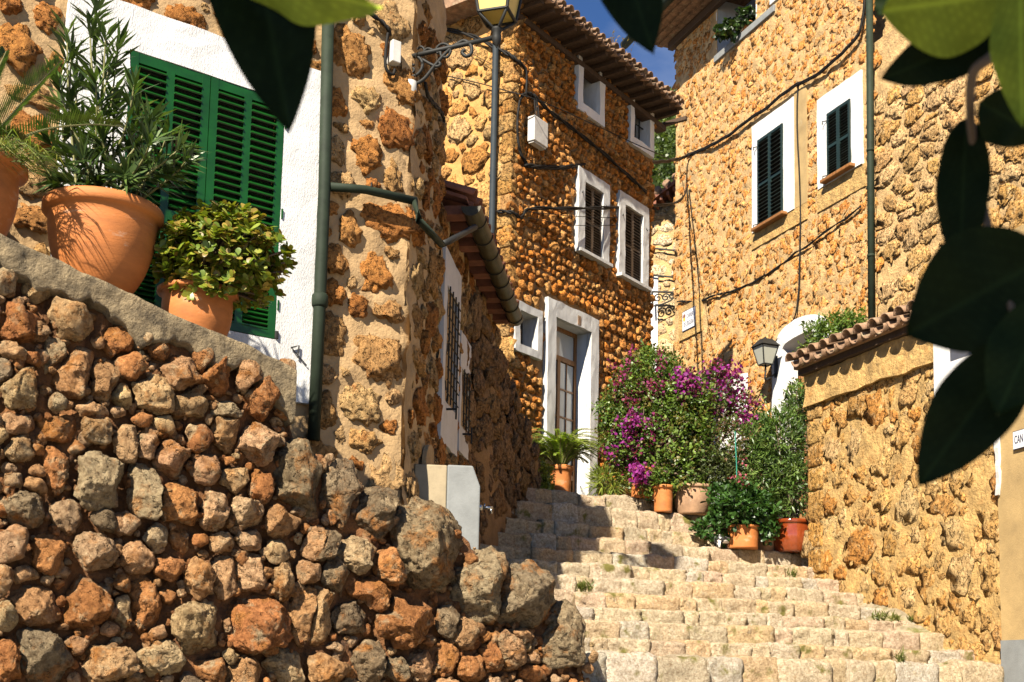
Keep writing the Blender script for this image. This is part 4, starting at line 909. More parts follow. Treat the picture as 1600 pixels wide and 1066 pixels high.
# ------------------------------------------------------------------ ochre rendered house at the right edge
PW = Wall(W.P(uWe - .02, 0, .035), -14)
ph = thing('rendered_house', PW.P(1, -.5), 'ochre rendered house front at the right edge with a name plate', 'house')
wallgrid(PW, 0, 4.5, -1.2, W.pix(1574, 640)[1] + 1.6, 'wall', MT['ochre'], ph, .06, (), .006, 3.0, seed=23)
b = MB(); b.box(.0, 4.5, -1.2, PW.pix(1590, 1000)[1], .0, .012, PW.T); b.build('plinth', MT['conc'], ph)
b = MB(); b.box(.0, .05, PW.pix(1580, 770)[1], PW.pix(1580, 620)[1], .0, .02, PW.T); roughen(b.build('pale_quoin', MT['offwhite'], ph), .04, .015, 12)
boxcore([pt(PW, .0, -.01), pt(PW, 4.5, -.03), pt(PW, 4.5, -.8), pt(PW, .0, -.8)], -1.4, W.pix(1574, 640)[1] + 1.6, 'inner_mass', MT['ochre'], ph)
# ------------------------------------------------------------------ far house down the lane
FH = wall_at(1035, 400, 25.5, -70)
fh = thing('lane_house', FH.P(0, LAND), 'pale stone house seen through the gap of the lane', 'house')
u0, u1 = FH.pix(985, 400)[0], FH.pix(1100, 400)[0]
fz_ = FH.pix(1035, 318)[1]
tp = lambda u: fz_ + (u) * .62
fw_ = wallgrid(FH, u0, u1, LAND - 2, fz_ + 1.2, 'wall', MT['rmortar'], fh, .05, (), .03, 5, seed=29, top=tp)
sd = scatter(u0, u1, LAND, fz_ + 1.0, .12, .085, seed=95, inside=lambda u, v, a, b: v < tp(u) - .1)
lay(FH, stone_shapes(sd, .02, .45, 3, -.01, rough=.18, tmax=.05, seed=19), [(.66, .55, .38), (.62, .50, .32), (.68, .58, .44)], MT['rstone'], fw_, seed=19)
ang = math.atan(.62)
rb = MB(); rb.prism([(u0 - .2, tp(u0 - .2)), (u1, tp(u1)), (u1, tp(u1) + .08), (u0 - .2, tp(u0 - .2) + .08)], -3, .45, FH.T); rfo = rb.build('roof', MT['tiled'], fh)
for i, u in enumerate(np.arange(u0 - .1, u1, .14)):
    b = MB(); b.box(u, u + .06, tp(u) - .09, tp(u) - .0, -.1, .40, FH.T); b.build('rafter', MT['tiled'], rfo)
rv = MB()
for i, u in enumerate(np.arange(u0 - .1, u1, .2)): rv.tube([FH.P(u, tp(u) + .13, .45), FH.P(u, tp(u) + .13, -2.5)], .10, 8)
rv.build('tile_rows', MT['tile'], rfo, True)
b = MB(); b.box(FH.pix(1012, 560)[0], FH.pix(1028, 560)[0], LAND - .5, FH.pix(1024, 432)[1], .0, .04, FH.T); b.build('doorway', MT['white'], fh)
for y in (388, 430):
    b = MB(); b.tube([FH.P(*FH.pix(1018, y, .1), .1), FH.P(*FH.pix(1060, y + 4, .1), .1)], .02, 6); b.build('iron_rod', MT['iron'], fh)
# wrought iron balcony bracket
bb = MB(); c = FH.P(*FH.pix(1036, 466, .3), .3); s_ = .011 * 25.5 / 1
def spiral(c, r0, r1, t0, t1, ux, uz, n=26): return [c + ux * (r * math.cos(t)) + uz * (r * math.sin(t)) for r, t in zip(np.linspace(r0, r1, n), np.linspace(t0, t1, n))]
ux = FH.d; uz = Vector((0, 0, 1))
bb.tube([FH.P(*FH.pix(1019, 456, .3), .3), FH.P(*FH.pix(1058, 457, .3), .3)], .022, 6)
bb.tube([FH.P(*FH.pix(1019, 456, .3), .3), FH.P(*FH.pix(1020, 480, .3), .3)], .022, 6)
for x, y, r in ((1028, 466, .10), (1040, 465, .09), (1050, 463, .07)): bb.tube(spiral(FH.P(*FH.pix(x, y, .3), .3), r, r * .2, 0, 9, ux, uz), .016, 6)
bb.tube(smooth_path([FH.P(*FH.pix(x, y, .3), .3) for x, y in ((1022, 478), (1036, 475), (1050, 468), (1058, 458))]), .018, 6)
bb.build('balcony_bracket', MT['iron'], fh)
# ------------------------------------------------------------------ street lantern on a scrolled bracket
def lantern(parent, c, size, glass, ax, ay, h=1.35, taper=.62):
    """square lantern: body widening upwards, roof, four glass panes, bars; c = centre of the bottom plate"""
    s0, s1 = size * taper / 2, size / 2; H = size * h; up = Vector((0, 0, 1)); c = Vector(c)
    cor = lambda s, z: [c + ax * (s * i) + ay * (s * j) + up * z for i, j in ((-1, -1), (1, -1), (1, 1), (-1, 1))]
    lo, hi = cor(s0, 0), cor(s1, H)
    for i in range(4):
        j = (i + 1) % 4; m_ = [(p + (c - p) * .04) for p in (lo[i], lo[j], hi[j], hi[i])]
        m_[2].z = m_[3].z = hi[i].z; m_[0].z = m_[1].z = lo[i].z
        obj('glass_pane', [tuple(p) for p in m_], [(0, 1, 2, 3)], glass, parent)
    obj('glass_pane', [tuple(p + up * .004) for p in lo], [(0, 1, 2, 3)], glass, parent)
    b = MB(); r = size * .035
    for i in range(4):
        j = (i + 1) % 4; b.tube([lo[i], hi[i]], r, 6); b.tube([lo[i], lo[j]], r, 6); b.tube([hi[i], hi[j]], r * 1.2, 6)
    b.build('lantern_frame', MT['iron'], parent)
    rb = cor(s1 * 1.16, H); rt = cor(s1 * .55, H + size * .38); b = MB(); b.add([tuple(p) for p in rb + rt], [(0, 1, 5, 4), (1, 2, 6, 5), (2, 3, 7, 6), (3, 0, 4, 7), (4, 5, 6, 7), (3, 2, 1, 0)])
    b.tube([c + up * (H + size * .38), c + up * (H + size * .55)], [size * .16, size * .03], 8); b.build('lantern_roof', MT['iron'], parent)
p0 = S.P(*S.pix(627, 92, .02), .02); p0 = at(626, 92, 8.86); p1 = at(776, 58, 8.62)
sl_ = thing('bracket_lantern', p0, 'black iron street lantern with amber panes on a scrolled wall bracket, top centre', 'lantern')
bx_ = (p1 - p0).normalized(); up = Vector((0, 0, 1)); bp = bx_.cross(up).normalized(); upb = bp.cross(bx_).normalized(); BL = (p1 - p0).length
b = MB(); b.tube([p0 - bx_ * .04, p0 + bx_ * .25, p1], .018, 10); b.build('arm', MT['iron'], sl_, True)
def bpt(px, py): 
    r = ray(px, py); t = p0.dot(bp) / r.dot(bp); return r * t
def scroll(pts, r=.010, n=8): 
    b.tube(smooth_path([bpt(x, y) for x, y in pts], n), r, 6)
b = MB()
scroll(((628, 121), (645, 131), (662, 124), (680, 102), (700, 80), (716, 68), (726, 64), (736, 72), (736, 84), (728, 88), (722, 82), (727, 78)), .015)
b.build('scroll_brace', MT['iron'], sl_, True)
b = MB(); c = bpt(645, 104); rr_ = (bpt(660, 104) - c).length; b.tube(spiral(c, rr_, rr_, 0, 6.3, bx_, upb), .013, 6); c2 = bpt(644, 109); b.tube(spiral(c2, rr_ * .5, rr_ * .12, 1, 8, bx_, upb), .010, 6); b.build('scroll', MT['iron'], sl_, True)
b = MB(); scroll(((660, 93), (672, 100), (682, 104), (688, 101), (684, 95)), .012); b.build('scroll', MT['iron'], sl_, True)
b = MB(); scroll(((626, 84), (630, 75), (638, 76), (640, 83), (634, 87), (631, 83)), .011); b.build('scroll', MT['iron'], sl_, True)
b = MB(); scroll(((652, 77), (658, 73), (663, 78), (660, 84), (668, 76), (680, 80), (690, 83)), .010); b.build('scroll', MT['iron'], sl_, True)
b = MB(); scroll(((684, 84), (682, 76), (690, 69), (700, 71), (704, 80), (699, 89), (690, 88), (688, 81)), .011); b.build('scroll', MT['iron'], sl_, True)
hub = p1; b = MB(); b.lathe([(.004, -.085), (.010, -.07), (.030, -.05), (.036, -.01), (.032, .035), (.042, .05), (.042, .065), (.02, .07)], hub, 14); b.build('finial', MT['iron'], sl_, True)
th_ = R_(-17); axx = Vector((math.cos(th_), math.sin(th_), 0)); ayy = Vector((-math.sin(th_), math.cos(th_), 0)); lc = hub + Vector((0, 0, .16))
SZL = .36
b = MB()
for i, j in ((-1, -1), (1, -1), (1, 1), (-1, 1)): b.tube([hub + Vector((0, 0, .05)), hub + Vector((0, 0, .07)) + (axx * i + ayy * j) * .03, lc + (axx * i + ayy * j) * (SZL * .62 / 2)], .012, 6)
b.build('cradle', MT['iron'], sl_, True)
lantern(sl_, lc, SZL, MT['amber'], axx, ayy)
# junction boxes by the bracket
def wbox(name, label, q, w_, h, dpt, mat='box'):
    t = thing(name, q, label, 'junction box'); b = MB(); ax = G.d
    for (a0, a1, z0, z1, w0, w1, nm) in ((-w_ / 2, w_ / 2, 0, h, 0, dpt, 'case'), (w_ / 2 + .001, w_ / 2 + .008, h * .2, h * .8, dpt * .35, dpt * .65, 'clip')):
        V = np.array([(u, v, w2) for u in (a0, a1) for v in (z0, z1) for w2 in (w0, w1)]); Wd = np.array([tuple(Vector(q) + ax * u + Vector((0, 0, v)) + G.n * w2) for u, v, w2 in V])
        o_ = obj(nm, Wd, [(0, 1, 3, 2), (4, 6, 7, 5), (0, 4, 5, 1), (2, 3, 7, 6), (0, 2, 6, 4), (1, 5, 7, 3)], MT[mat], t)
        if nm == 'case': bevel(o_, .006)
    return t
wbox('junction_box', 'white upright junction box on the house corner beside the lantern bracket', at(610, 104, 8.70), .075, .17, .09)
gl = thing('flood_lamp', at(640, 138, 8.85), 'small clear domed spotlight under the lantern bracket', 'lamp')
b = MB(); c = at(640, 146, 8.8); b.lathe([(.02, .10), (.05, .09), (.055, .03), (.05, 0)], c, 14); b.build('shade', MT['box'], gl, True)
b = MB(); b.lathe([(.048, 0), (.045, -.06), (.03, -.085), (.002, -.09)], c, 14); b.build('bulb_cover', MT['frost'], gl, True)
# ------------------------------------------------------------------ cables
def cable(pts, label, r=.011, wig=.012, seed=0, twist=1, sm=6, grp=None):
    P = smooth_path(pts, sm); rg = np.random.default_rng(seed); A = np.array([tuple(p) for p in P]); A = A + wig * np.stack([fbm(A * 2.5 + 9 * k + seed, 2, k) for k in range(3)], 1)
    b = MB()
    for t in range(twist):
        ph = t * 6.28 / max(1, twist); off = np.stack([0 * A[:, 0], np.cos(np.arange(len(A)) * .9 + ph), np.sin(np.arange(len(A)) * .9 + ph)], 1) * (r * 1.1 if twist > 1 else 0); b.tube([Vector(q) for q in (A + off)], r, 6)
    return tag(b.build('cable', MT['cable'], None, True), label, 'cable', grp or 'cables along and between the houses')
rp = lambda x, y, w_=.06: R.P(*R.pix(x, y, w_), w_)
mp2 = lambda x, y, w_=.06: M.P(*M.pix(x, y, w_), w_)
npx = lambda x, y, w_=.05: NW.P(*NW.pix(x, y, w_), w_)
cable([rp(1353, -25), rp(1349, 30), rp(1336, 62), rp(1290, 108), rp(1235, 140), rp(1180, 180), rp(1120, 222), rp(1075, 243), at(1052, 250, 21.0), at(1010, 255, 18.6), at(930, 258, 16.6), mp2(860, 262), mp2(822, 260)], 'thick black cable bundle sagging from the golden house across the lane', .017, .02, 1, 3)
cable([mp2(826, 262), mp2(812, 235), mp2(808, 190), mp2(813, 155), mp2(824, 146), mp2(836, 152), mp2(860, 175), mp2(900, 205), mp2(950, 245), mp2(1010, 300)], 'black cable looping round the white meter box and down the facade', .016, .01, 2, 2)
cable([npx(690, 44), npx(745, 60), npx(790, 82), mp2(808, 95), mp2(822, 112), mp2(822, 150)], 'thick black cable along the end wall below the lantern', .016, .012, 3, 2)
cable([npx(690, 117), npx(740, 128), npx(785, 140), at(850, 160, 14.9), at(950, 205, 16.3), at(1040, 246, 18), rp(1060, 252)], 'thin black wire crossing below the upper windows', .007, .004, 4)
cable([npx(690, 52), npx(740, 85), npx(785, 112), mp2(840, 160)], 'very thin wire slanting across the end wall', .004, .004, 5)
cable([npx(776, 330), mp2(800, 332), mp2(815, 340), mp2(830, 326), at(900, 326, 15.8), at(985, 323, 17.4), at(1058, 316, 20.2), rp(1075, 290)], 'straight black cable strung in front of the brown shutters', .014, .003, 6, 2)
cable([mp2(820, 330), at(900, 338, 15.8), at(985, 340, 17.4), at(1060, 334, 20.2)], 'thin wire just below the straight cable at the brown shutters', .005, .003, 7)
cable([mp2(825, 340), at(900, 352, 15.8), at(985, 350, 17.4), at(1060, 338, 20.2)], 'lowest thin wire in front of the brown shutters', .005, .003, 8)
cable([rp(1058, 474, .03), rp(1110, 466, .03), rp(1150, 452, .03), rp(1200, 425, .03), rp(1245, 396, .03), rp(1290, 365, .03), rp(1345, 322, .03)], 'thin dark cable wandering over the golden wall above the street name plate', .011, .03, 9, 2)
cable([rp(1247, 128, .04), rp(1246, 200, .04), rp(1250, 300, .04), rp(1250, 400, .04), rp(1247, 470, .04), rp(1240, 500, .04), rp(1222, 520, .04), rp(1210, 540, .04), rp(1206, 575, .04)], 'cable running straight down beside the left green window to the wall lamp', .013, .008, 10)
Gp = lambda x, y, w_=.05: G.P(*G.pix(x, y, w_), w_)
cable([Gp(540, 6), Gp(570, 18), Gp(596, 34), Gp(608, 48), at(614, 60, 8.75), at(640, 75, 9.0)], 'double cable running down the house front to the junction box', .010, .006, 11, 2)
cable([Gp(606, 52), Gp(603, 75), Gp(602, 100), Gp(606, 112), Gp(614, 116), Gp(617, 108)], 'grey conduit loop under the white junction box', .012, .002, 12)
cable([S.P(*S.pix(664, 130, .05), .05), S.P(*S.pix(668, 150, .05), .05), S.P(*S.pix(680, 165, .05), .05), S.P(*S.pix(690, 176, .05), .05), S.P(*S.pix(694, 188, .05), .05)], 'short black cable on the shaded side wall below the lantern', .012, .01, 13, 2)
# ------------------------------------------------------------------ wall lamp of the golden house
wl = thing('wall_lamp', R.P(*R.pix(1205, 575), 0), 'dark wall lantern with frosted panes beside the arched doorway', 'lamp')
lc2 = R.P(*R.pix(1196, 570, .34), .34); lantern(wl, lc2, .30, MT['frost'], R.d, R.n, 1.0, .55)
b = MB(); q = R.pix(1217, 570)
b.tube(smooth_path([R.P(q[0], q[1] - .10, .03), R.P(q[0] - .0, q[1] - .2, .12), lc2 - Vector((0, 0, .24)), lc2 - Vector((0, 0, .12)), lc2]), .016, 8); b.build('arm', MT['iron'], wl, True)
b = MB(); b.box(q[0] - .04, q[0] + .04, q[1] - .22, q[1] + .14, .045, .07, R.T); bevel(b.build('back_plate', MT['iron'], wl), .01)
# ------------------------------------------------------------------ plates with writing
def text(body, wall, u, v, w_, size, mat, parent, name='lettering', ext=.0015, align='CENTER', sx=1.0):
    c = bpy.data.curves.new(name, 'FONT'); c.body = body; c.size = size; c.align_x = align; c.align_y = 'CENTER'; c.extrude = ext
    o_ = bpy.data.objects.new(name, c); COL.objects.link(o_); dg = bpy.context.evaluated_depsgraph_get(); me = bpy.data.meshes.new_from_object(o_.evaluated_get(dg)); bpy.data.objects.remove(o_); me.materials.clear(); me.materials.append(mat)
    return inst(name, me, wall.M @ Matrix.Translation((u, v, w_)) @ Matrix.Diagonal((sx, 1, 1, 1)), parent)
inkm = plain('blue_ink', (.05, .05, .10), .4, .05, 5, 0); yel = plain('yellow_enamel', (.75, .50, .03), .4, .05, 5, 0); rede = plain('crest_brown', (.30, .12, .08), .5, .2, 30, 0); enam = plain('white_enamel', (.82, .82, .82), .3, .03, 5, 0)
sg = thing('street_name_plate', R.P(sgr[0], sgr[2], 0), 'white street name plate with a small yellow crest on the golden wall', 'sign')
u0, u1, v0, v1 = R.pix(1069.5, 500)[0], R.pix(1089.5, 497)[0], R.pix(1079, 515)[1], R.pix(1079, 484)[1]
b = MB(); b.box(u0 - .16, u1 + .20, v0 - .14, v1 + .12, -.01, .034, R.T); b.build('plaster_pad', MT['pmortar'], sg)
b = MB(); b.box(u0, u1, v0, v1, .034, .048, R.T); b.build('plate', inkm, sg)
b = MB(); b.box(u0 + .012, u1 - .012, v0 + .012, v1 - .012, .048, .051, R.T); b.build('enamel_field', enam, sg)
wd = u1 - u0; hg = v1 - v0
text('CARRER', R, u0 + wd * .63, v0 + hg * .67, .052, hg * .30, inkm, sg, sx=min(1, wd * .56 / (hg * .30 * 4.2))); text("DE L'ESGLÉSIA", R, u0 + wd * .51, v0 + hg * .30, .052, hg * .30, inkm, sg, sx=min(1, wd * .92 / (hg * .30 * 7.6)))
cx, cy = u0 + wd * .17, v0 + hg * .66; b = MB(); b.prism([(cx - wd * .075, cy + .0), (cx - wd * .075, cy - hg * .12), (cx, cy - hg * .2), (cx + wd * .075, cy - hg * .12), (cx + wd * .075, cy)], .0515, .054, R.T); b.build('crest', yel, sg)
b = MB(); b.prism([(cx - wd * .085, cy + .004), (cx + wd * .085, cy + .004), (cx + wd * .10, cy + hg * .13), (cx + wd * .04, cy + hg * .19), (cx - wd * .05, cy + hg * .18), (cx - wd * .10, cy + hg * .11)], .0515, .0535, R.T); b.build('crest', rede, sg)
hp = thing('house_name_plate', PW.P(*PW.pix(1590, 700), .01), 'white house name plate cut off by the right picture edge', 'sign')
pu, pv0, pv1 = PW.pix(1586, 690)[0], PW.pix(1590, 703)[1], PW.pix(1590, 674)[1]
b = MB(); b.box(pu, pu + .42, pv0, pv1, .008, .022, PW.T); b.build('plate', inkm, hp); b = MB(); b.box(pu + .006, pu + .414, pv0 + .006, pv1 - .006, .022, .025, PW.T); b.build('enamel_field', enam, hp)
text('CAN C', PW, pu + .025, (pv0 + pv1) / 2, .026, (pv1 - pv0) * .62, inkm, hp, align='LEFT', sx=.55)
# ------------------------------------------------------------------ foliage helpers
class Leaves:
    def __init__(s): s.V = []; s.F = []; s.C = []; s.n = 0
    def add(s, B, Dr, Nn, L, Wd, tint, fold=.25, droop=.0, shape='lance'):
        """B base points, Dr directions, Nn leaf normals, L lengths, Wd widths (arrays), tint (n,3)"""
        B = np.atleast_2d(B); n = len(B); Dr = Dr / (np.linalg.norm(Dr, axis=1, keepdims=True) + 1e-9); Sd = np.cross(Dr, Nn); Sd /= np.linalg.norm(Sd, axis=1, keepdims=True) + 1e-9; Nn = np.cross(Sd, Dr)
        L = np.broadcast_to(L, n)[:, None]; Wd = np.broadcast_to(Wd, n)[:, None]
        st = {'lance': ((.0, .12), (.45, 1), (1, 0)), 'round': ((.0, .25), (.3, .75), (.68, 1), (.93, .62), (1, 0)), 'tri': ((0, 1), (1, 0))}[shape]
        rows = []
        for f, w_ in st:
            c = B + Dr * (L * f) - np.array([0, 0, 1.0]) * (droop * L * f * f); e = Sd * (Wd * .5 * w_); lift = Nn * (Wd * fold * w_)
            rows.append(c) if w_ == 0 else rows.extend([c - e + lift, c + e + lift])
        K = len(rows); V = np.stack(rows, 1).reshape(-1, 3); base = s.n + np.arange(n)[:, None] * K; i = 0; k = 0; T = []
        for a in range(len(st) - 1):
            if st[a + 1][1] == 0: T.append((k, k + 1, k + 2))
            else: T += [(k, k + 1, k + 3), (k, k + 3, k + 2)]; k += 2
        for t in T: s.F.append(base + np.array(t)[None, :])
        s.V.append(V); s.C.append(np.repeat(np.broadcast_to(tint, (n, 3)), K, 0)); s.n += len(V)
    def build(s, name, mat, parent):
        return obj(name, np.vstack(s.V), np.vstack(s.F), mat, parent, False, np.vstack(s.C))
def rdir(n, rng): v = rng.normal(size=(n, 3)); return v / np.linalg.norm(v, axis=1, keepdims=True)
def tints(n, pal, rng, var=.22): 
    p = np.array(pal)[rng.integers(len(pal), size=n)]; return np.clip(p * rng.uniform(1 - var, 1 + var, (n, 1)), 0, 1)
def blob(lv, blobs, n, L, Wd, pal, rng, clump=.10, per=9, shape='lance', up=.3, fold=.2, shell=.55, holes=0.0):
    """leaves clustered on short twigs through the outer volume of several ellipsoids ((centre, radii))"""
    vol = np.array([r[0] * r[1] * r[2] for c, r in blobs]) ** .67; vol /= vol.sum()
    for (c, r), f in zip(blobs, vol):
        m = max(3, int(n * f / per)); d = rdir(m, rng); rad = rng.uniform(shell, 1.03, m) ** .8
        rad = rad * (1 + .16 * vnoise(d * 2.6 + np.array(c) * 3, 5)); keep = vnoise(d * 3.1 + 11, 8) > -1 + holes * 2
        d, rad = d[keep], rad[keep]; P = np.array(c) + d * rad[:, None] * np.array(r); m = len(P)
        P = np.repeat(P, per, 0); d = np.repeat(d, per, 0); k = len(P)
        P = P + rdir(k, rng) * clump * rng.uniform(.1, 1, (k, 1)); dr = d * .7 + rdir(k, rng) * .9 + np.array([0, 0, up]); nn = d * .5 + rdir(k, rng) * .6 + np.array([0, 0, .6])
        tn = np.repeat(tints(m, pal, rng, .25), per, 0) * rng.uniform(.8, 1.2, (k, 1))
        lv.add(P, dr, nn, L * rng.uniform(.6, 1.2, k), Wd * rng.uniform(.7, 1.2, k), tn, fold, .1, shape)
def stems(parent, base, tips, r=.012, mat='bark', name='stem', seed=0):
    rg = random.Random(seed); b = MB()
    for t in tips:
        t = Vector(t); a = Vector(base) + Vector((rg.uniform(-.05, .05), rg.uniform(-.05, .05), 0)); m_ = a.lerp(t, .5) + Vector((rg.uniform(-.06, .06), rg.uniform(-.06, .06), rg.uniform(0, .08))); P = smooth_path([a, m_, t], 5); b.tube(P, list(np.linspace(r, r * .35, len(P))), 6)
    return b.build(name, MT[mat], parent)
def pot(c, rtop, rbot, h, label, mat='terra', rim=.03, bulge=.0, name='flower_pot', soil=True, grp=None, pw=1.0):
    t = thing(name, c, label, 'flower pot', grp or 'flower pots on the terrace and steps'); pr = []; n = 12
    for i in range(n + 1):
        f = i / n; pr.append((rbot + (rtop - rbot) * f ** pw + bulge * math.sin(math.pi * f), h * f * (1 - .13)))
    hb = pr[-1][1]; rt = pr[-1][0]
    pr = [(.0, 0), (rbot * .98, 0)] + pr + [(rt + rim * .6, hb + .004), (rt + rim, hb + h * .03), (rt + rim, hb + h * .10), (rt + rim * .6, h), (rt - .012, h), (rt - .02, h - .05)]
    b = MB(); b.lathe(pr, c, 40); b.build('body', MT[mat], t, True)
    if soil: b = MB(); b.lathe([(rt - .014, h - .045), (rt * .5, h - .03), (0.001, h - .028)], c, 24); b.build('soil', MT['soil'], t, True)
    return t
GRN = [(.060, .115, .022), (.085, .15, .030), (.045, .085, .020)]
DKG = [(.030, .062, .016), (.045, .085, .020), (.024, .050, .014)]
YGR = [(.19, .24, .035), (.24, .28, .05), (.14, .20, .03)]
# ------------------------------------------------------------------ terrace pots (left)
def on_terrace(px, py, off): 
    u, v = D.pix(px, py, off); return D.P(u, float(np.interp(u, CU, CV)) + .008, off), u
c1, u_ = on_terrace(158, 400, -.31); sc1 = c1.y / F
top1 = at(158, 325, c1.y).z; rt1 = (252 - 63) / 2 * sc1
pot(c1, rt1 - .035, rt1 * .30, top1 - c1.z, 'large round terracotta bowl with a pale lime stain holding the oleander', 'terrap', .035, .03, pw=.55)
c2, _ = on_terrace(309, 470, -.27); sc2 = c2.y / F; top2 = at(309, 455, c2.y).z; rt2 = 64 * sc2
pot(c2, rt2 - .035, rt2 * .68, top2 - c2.z, 'medium terracotta pot under the jade plant', 'terra', .035, .02)
c0, _ = on_terrace(-60, 330, -.33); top0 = at(-60, 250, c0.y).z; rt0 = 98 * c0.y / F
pot(c0, rt0 - .05, rt0 * .62, top0 - c0.z, 'terracotta pot with cycad and grass cut off by the left picture edge', 'terra', .045, .03)
# oleander
rng = np.random.default_rng(101)
ol = thing('oleander', c1 + Vector((0, 0, top1 - c1.z - .03)), 'tall oleander with narrow dark leaves in the large round terracotta bowl', 'plant')
lv = Leaves(); tipsP = [(140, 15, 0), (112, 60, .1), (165, 40, -.05), (185, 55, .1), (100, 150, .15), (75, 200, .0), (210, 115, -.1), (235, 170, -.15), (280, 215, -.1), (205, 190, .1), (130, 170, 0), (160, 200, -.1), (225, 235, .1), (180, 140, .15), (255, 250, 0), (95, 265, -.1), (120, 110, .2), (150, 110, -.2), (195, 255, -.2), (260, 195, .05), (290, 235, -.1), (235, 205, -.2), (170, 90, .1), (105, 30, .05), (150, 0, .1), (90, 110, -.1), (130, 230, -.25), (215, 150, .2)]
b = MB(); base = c1 + Vector((0, 0, top1 - c1.z - .05))
for x, y, dy in tipsP:
    t = at(x, y + 18, c1.y + dy); a = base + Vector((rng.uniform(-.14, .14), rng.uniform(-.14, .14), 0)); m_ = a.lerp(t, .55) + Vector(((a.x - t.x) * .2 * -1, 0, .06)); P = smooth_path([a, m_, t], 9); b.tube(P, list(np.linspace(.010, .004, len(P))), 6)
    for i, p in enumerate(P[3:]):
        if i % 2 and i + 3 < len(P) - 4: continue
        n = 5; f = (i + 3) / len(P)
        tg = np.array(tuple((P[min(i + 4, len(P) - 1)] - P[i + 2]).normalized())); d = rdir(n, rng); d = d - np.outer(d @ tg, tg); d /= np.linalg.norm(d, axis=1, keepdims=True); lean = .45 + .9 * f ** 2
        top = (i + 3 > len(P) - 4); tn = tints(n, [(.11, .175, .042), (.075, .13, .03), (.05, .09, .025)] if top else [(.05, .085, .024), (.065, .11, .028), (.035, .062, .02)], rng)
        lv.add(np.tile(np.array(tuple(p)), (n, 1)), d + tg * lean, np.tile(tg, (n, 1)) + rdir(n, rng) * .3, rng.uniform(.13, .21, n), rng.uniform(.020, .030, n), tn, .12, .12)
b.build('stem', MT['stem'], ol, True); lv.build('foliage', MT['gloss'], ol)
# jade plant
rng = np.random.default_rng(102)
jd = thing('jade_plant', c2 + Vector((0, 0, top2 - c2.z - .03)), 'bushy jade plant with plump round leaves in front of the green shutter', 'plant')
cj = at(347, 404, c2.y - .08); pj = F / c2.y; RJ = np.array([106 / pj, .30, 84 / pj]); nr_ = 760; d = rdir(nr_, rng); d = d[d[:, 2] > -.85]; nr_ = len(d)
P = np.array(tuple(cj)) + d * RJ * rng.uniform(.62, 1.04, (nr_, 1)); lv = Leaves(); bs = MB(); jb = c2 + Vector((0, 0, top2 - c2.z - .03))
for i in range(nr_):
    n = 8; ax = d[i] * .6 + np.array([0, 0, .75]) + rng.normal(0, .25, 3); ax /= np.linalg.norm(ax); q = rdir(n, rng); q = q - np.outer(q @ ax, ax); q /= np.linalg.norm(q, axis=1, keepdims=True); q = q + ax * rng.uniform(.1, .9, (n, 1))
    lv.add(np.tile(P[i], (n, 1)) - ax * rng.uniform(0, .03, (n, 1)), q, ax + q * -.5, rng.uniform(.042, .064, n), rng.uniform(.026, .038, n), tints(n, [(.20, .25, .028), (.27, .29, .035), (.13, .19, .022), (.28, .20, .04)], rng), .10, 0, 'round')
    if i % 5 == 0: pts = smooth_path([jb, jb.lerp(Vector(P[i]), .5) + Vector((0, 0, .04)), Vector(P[i])], 4); bs.tube(pts, list(np.linspace(.012, .005, len(pts))), 5)
bs.build('stem', MT['bark'], jd, True); lv.build('foliage', MT['gloss'], jd)
# cycad: single fronds
rng = np.random.default_rng(103)
cy = thing('cycad', c0 + Vector((0, 0, top0 - c0.z)), 'cycad with stiff feathery fronds at the left edge', 'plant')
def frond(pts, ll, lw, parent, rng, pal, n=46, name='frond', mat='gloss', vee=.5, curve=.5):
    P = smooth_path(pts, 10); N_ = len(P); b = MB(); lv = Leaves(); m = len(P)
    for side in (-1, 1):
        for i in range(n):
            f = .10 + .88 * i / n; x = f * (N_ - 1); j = int(x); p = P[j].lerp(P[min(j + 1, N_ - 1)], x - j); tg = (P[min(j + 1, N_ - 1)] - P[max(j - 1, 0)]).normalized(); sd_ = tg.cross(Vector((0, 0, 1))).normalized(); nm = sd_.cross(tg)
            dr = tg * (curve + .5 * f) + sd_ * side + nm * vee; l = ll * math.sin(math.pi * (.12 + .80 * f)) * rng.uniform(.9, 1.1)
            lv.add(np.array([tuple(p)]), np.array([tuple(dr)]), np.array([tuple(nm)]), l, lw, tints(1, pal, rng, .2), .1, .05)
    o_ = lv.build(name, MT[mat], parent); b.tube(P, list(np.linspace(.008, .003, N_)), 5); b.build('midrib', MT['stem'], o_); return o_
cb = at(-35, 260, c0.y)
for pts in (((-30, 235), (30, 165), (95, 95)), ((-20, 240), (60, 205), (135, 195), (192, 198)), ((-40, 235), (-20, 150), (10, 80)), ((-35, 240), (10, 215), (50, 235), (80, 275))):
    frond([at(x, y, c0.y - .10 * i / len(pts)) for i, (x, y) in enumerate(pts)], .135, .010, cy, rng, [(.055, .10, .022), (.075, .13, .03), (.04, .075, .018)], 60)
gs = thing('pot_grass', c0 + Vector((.1, -.1, top0 - c0.z)), 'tuft of fine bright grass spilling over the left edge pot', 'grass')
lv = Leaves(); n = 420; gb_ = np.array(tuple(at(10, 245, c0.y - .1))) + rng.normal(0, 1, (n, 3)) * np.array([.10, .08, .02]); d = rdir(n, rng) * np.array([1, 1, .5]) + np.array([.45, -.1, .75]); lv.add(gb_, d, rdir(n, rng), rng.uniform(.10, .32, n), .007, tints(n, [(.15, .20, .035), (.10, .15, .03), (.22, .22, .06)], rng), .1, .75); lv.build('blades', MT['leaf'], gs)
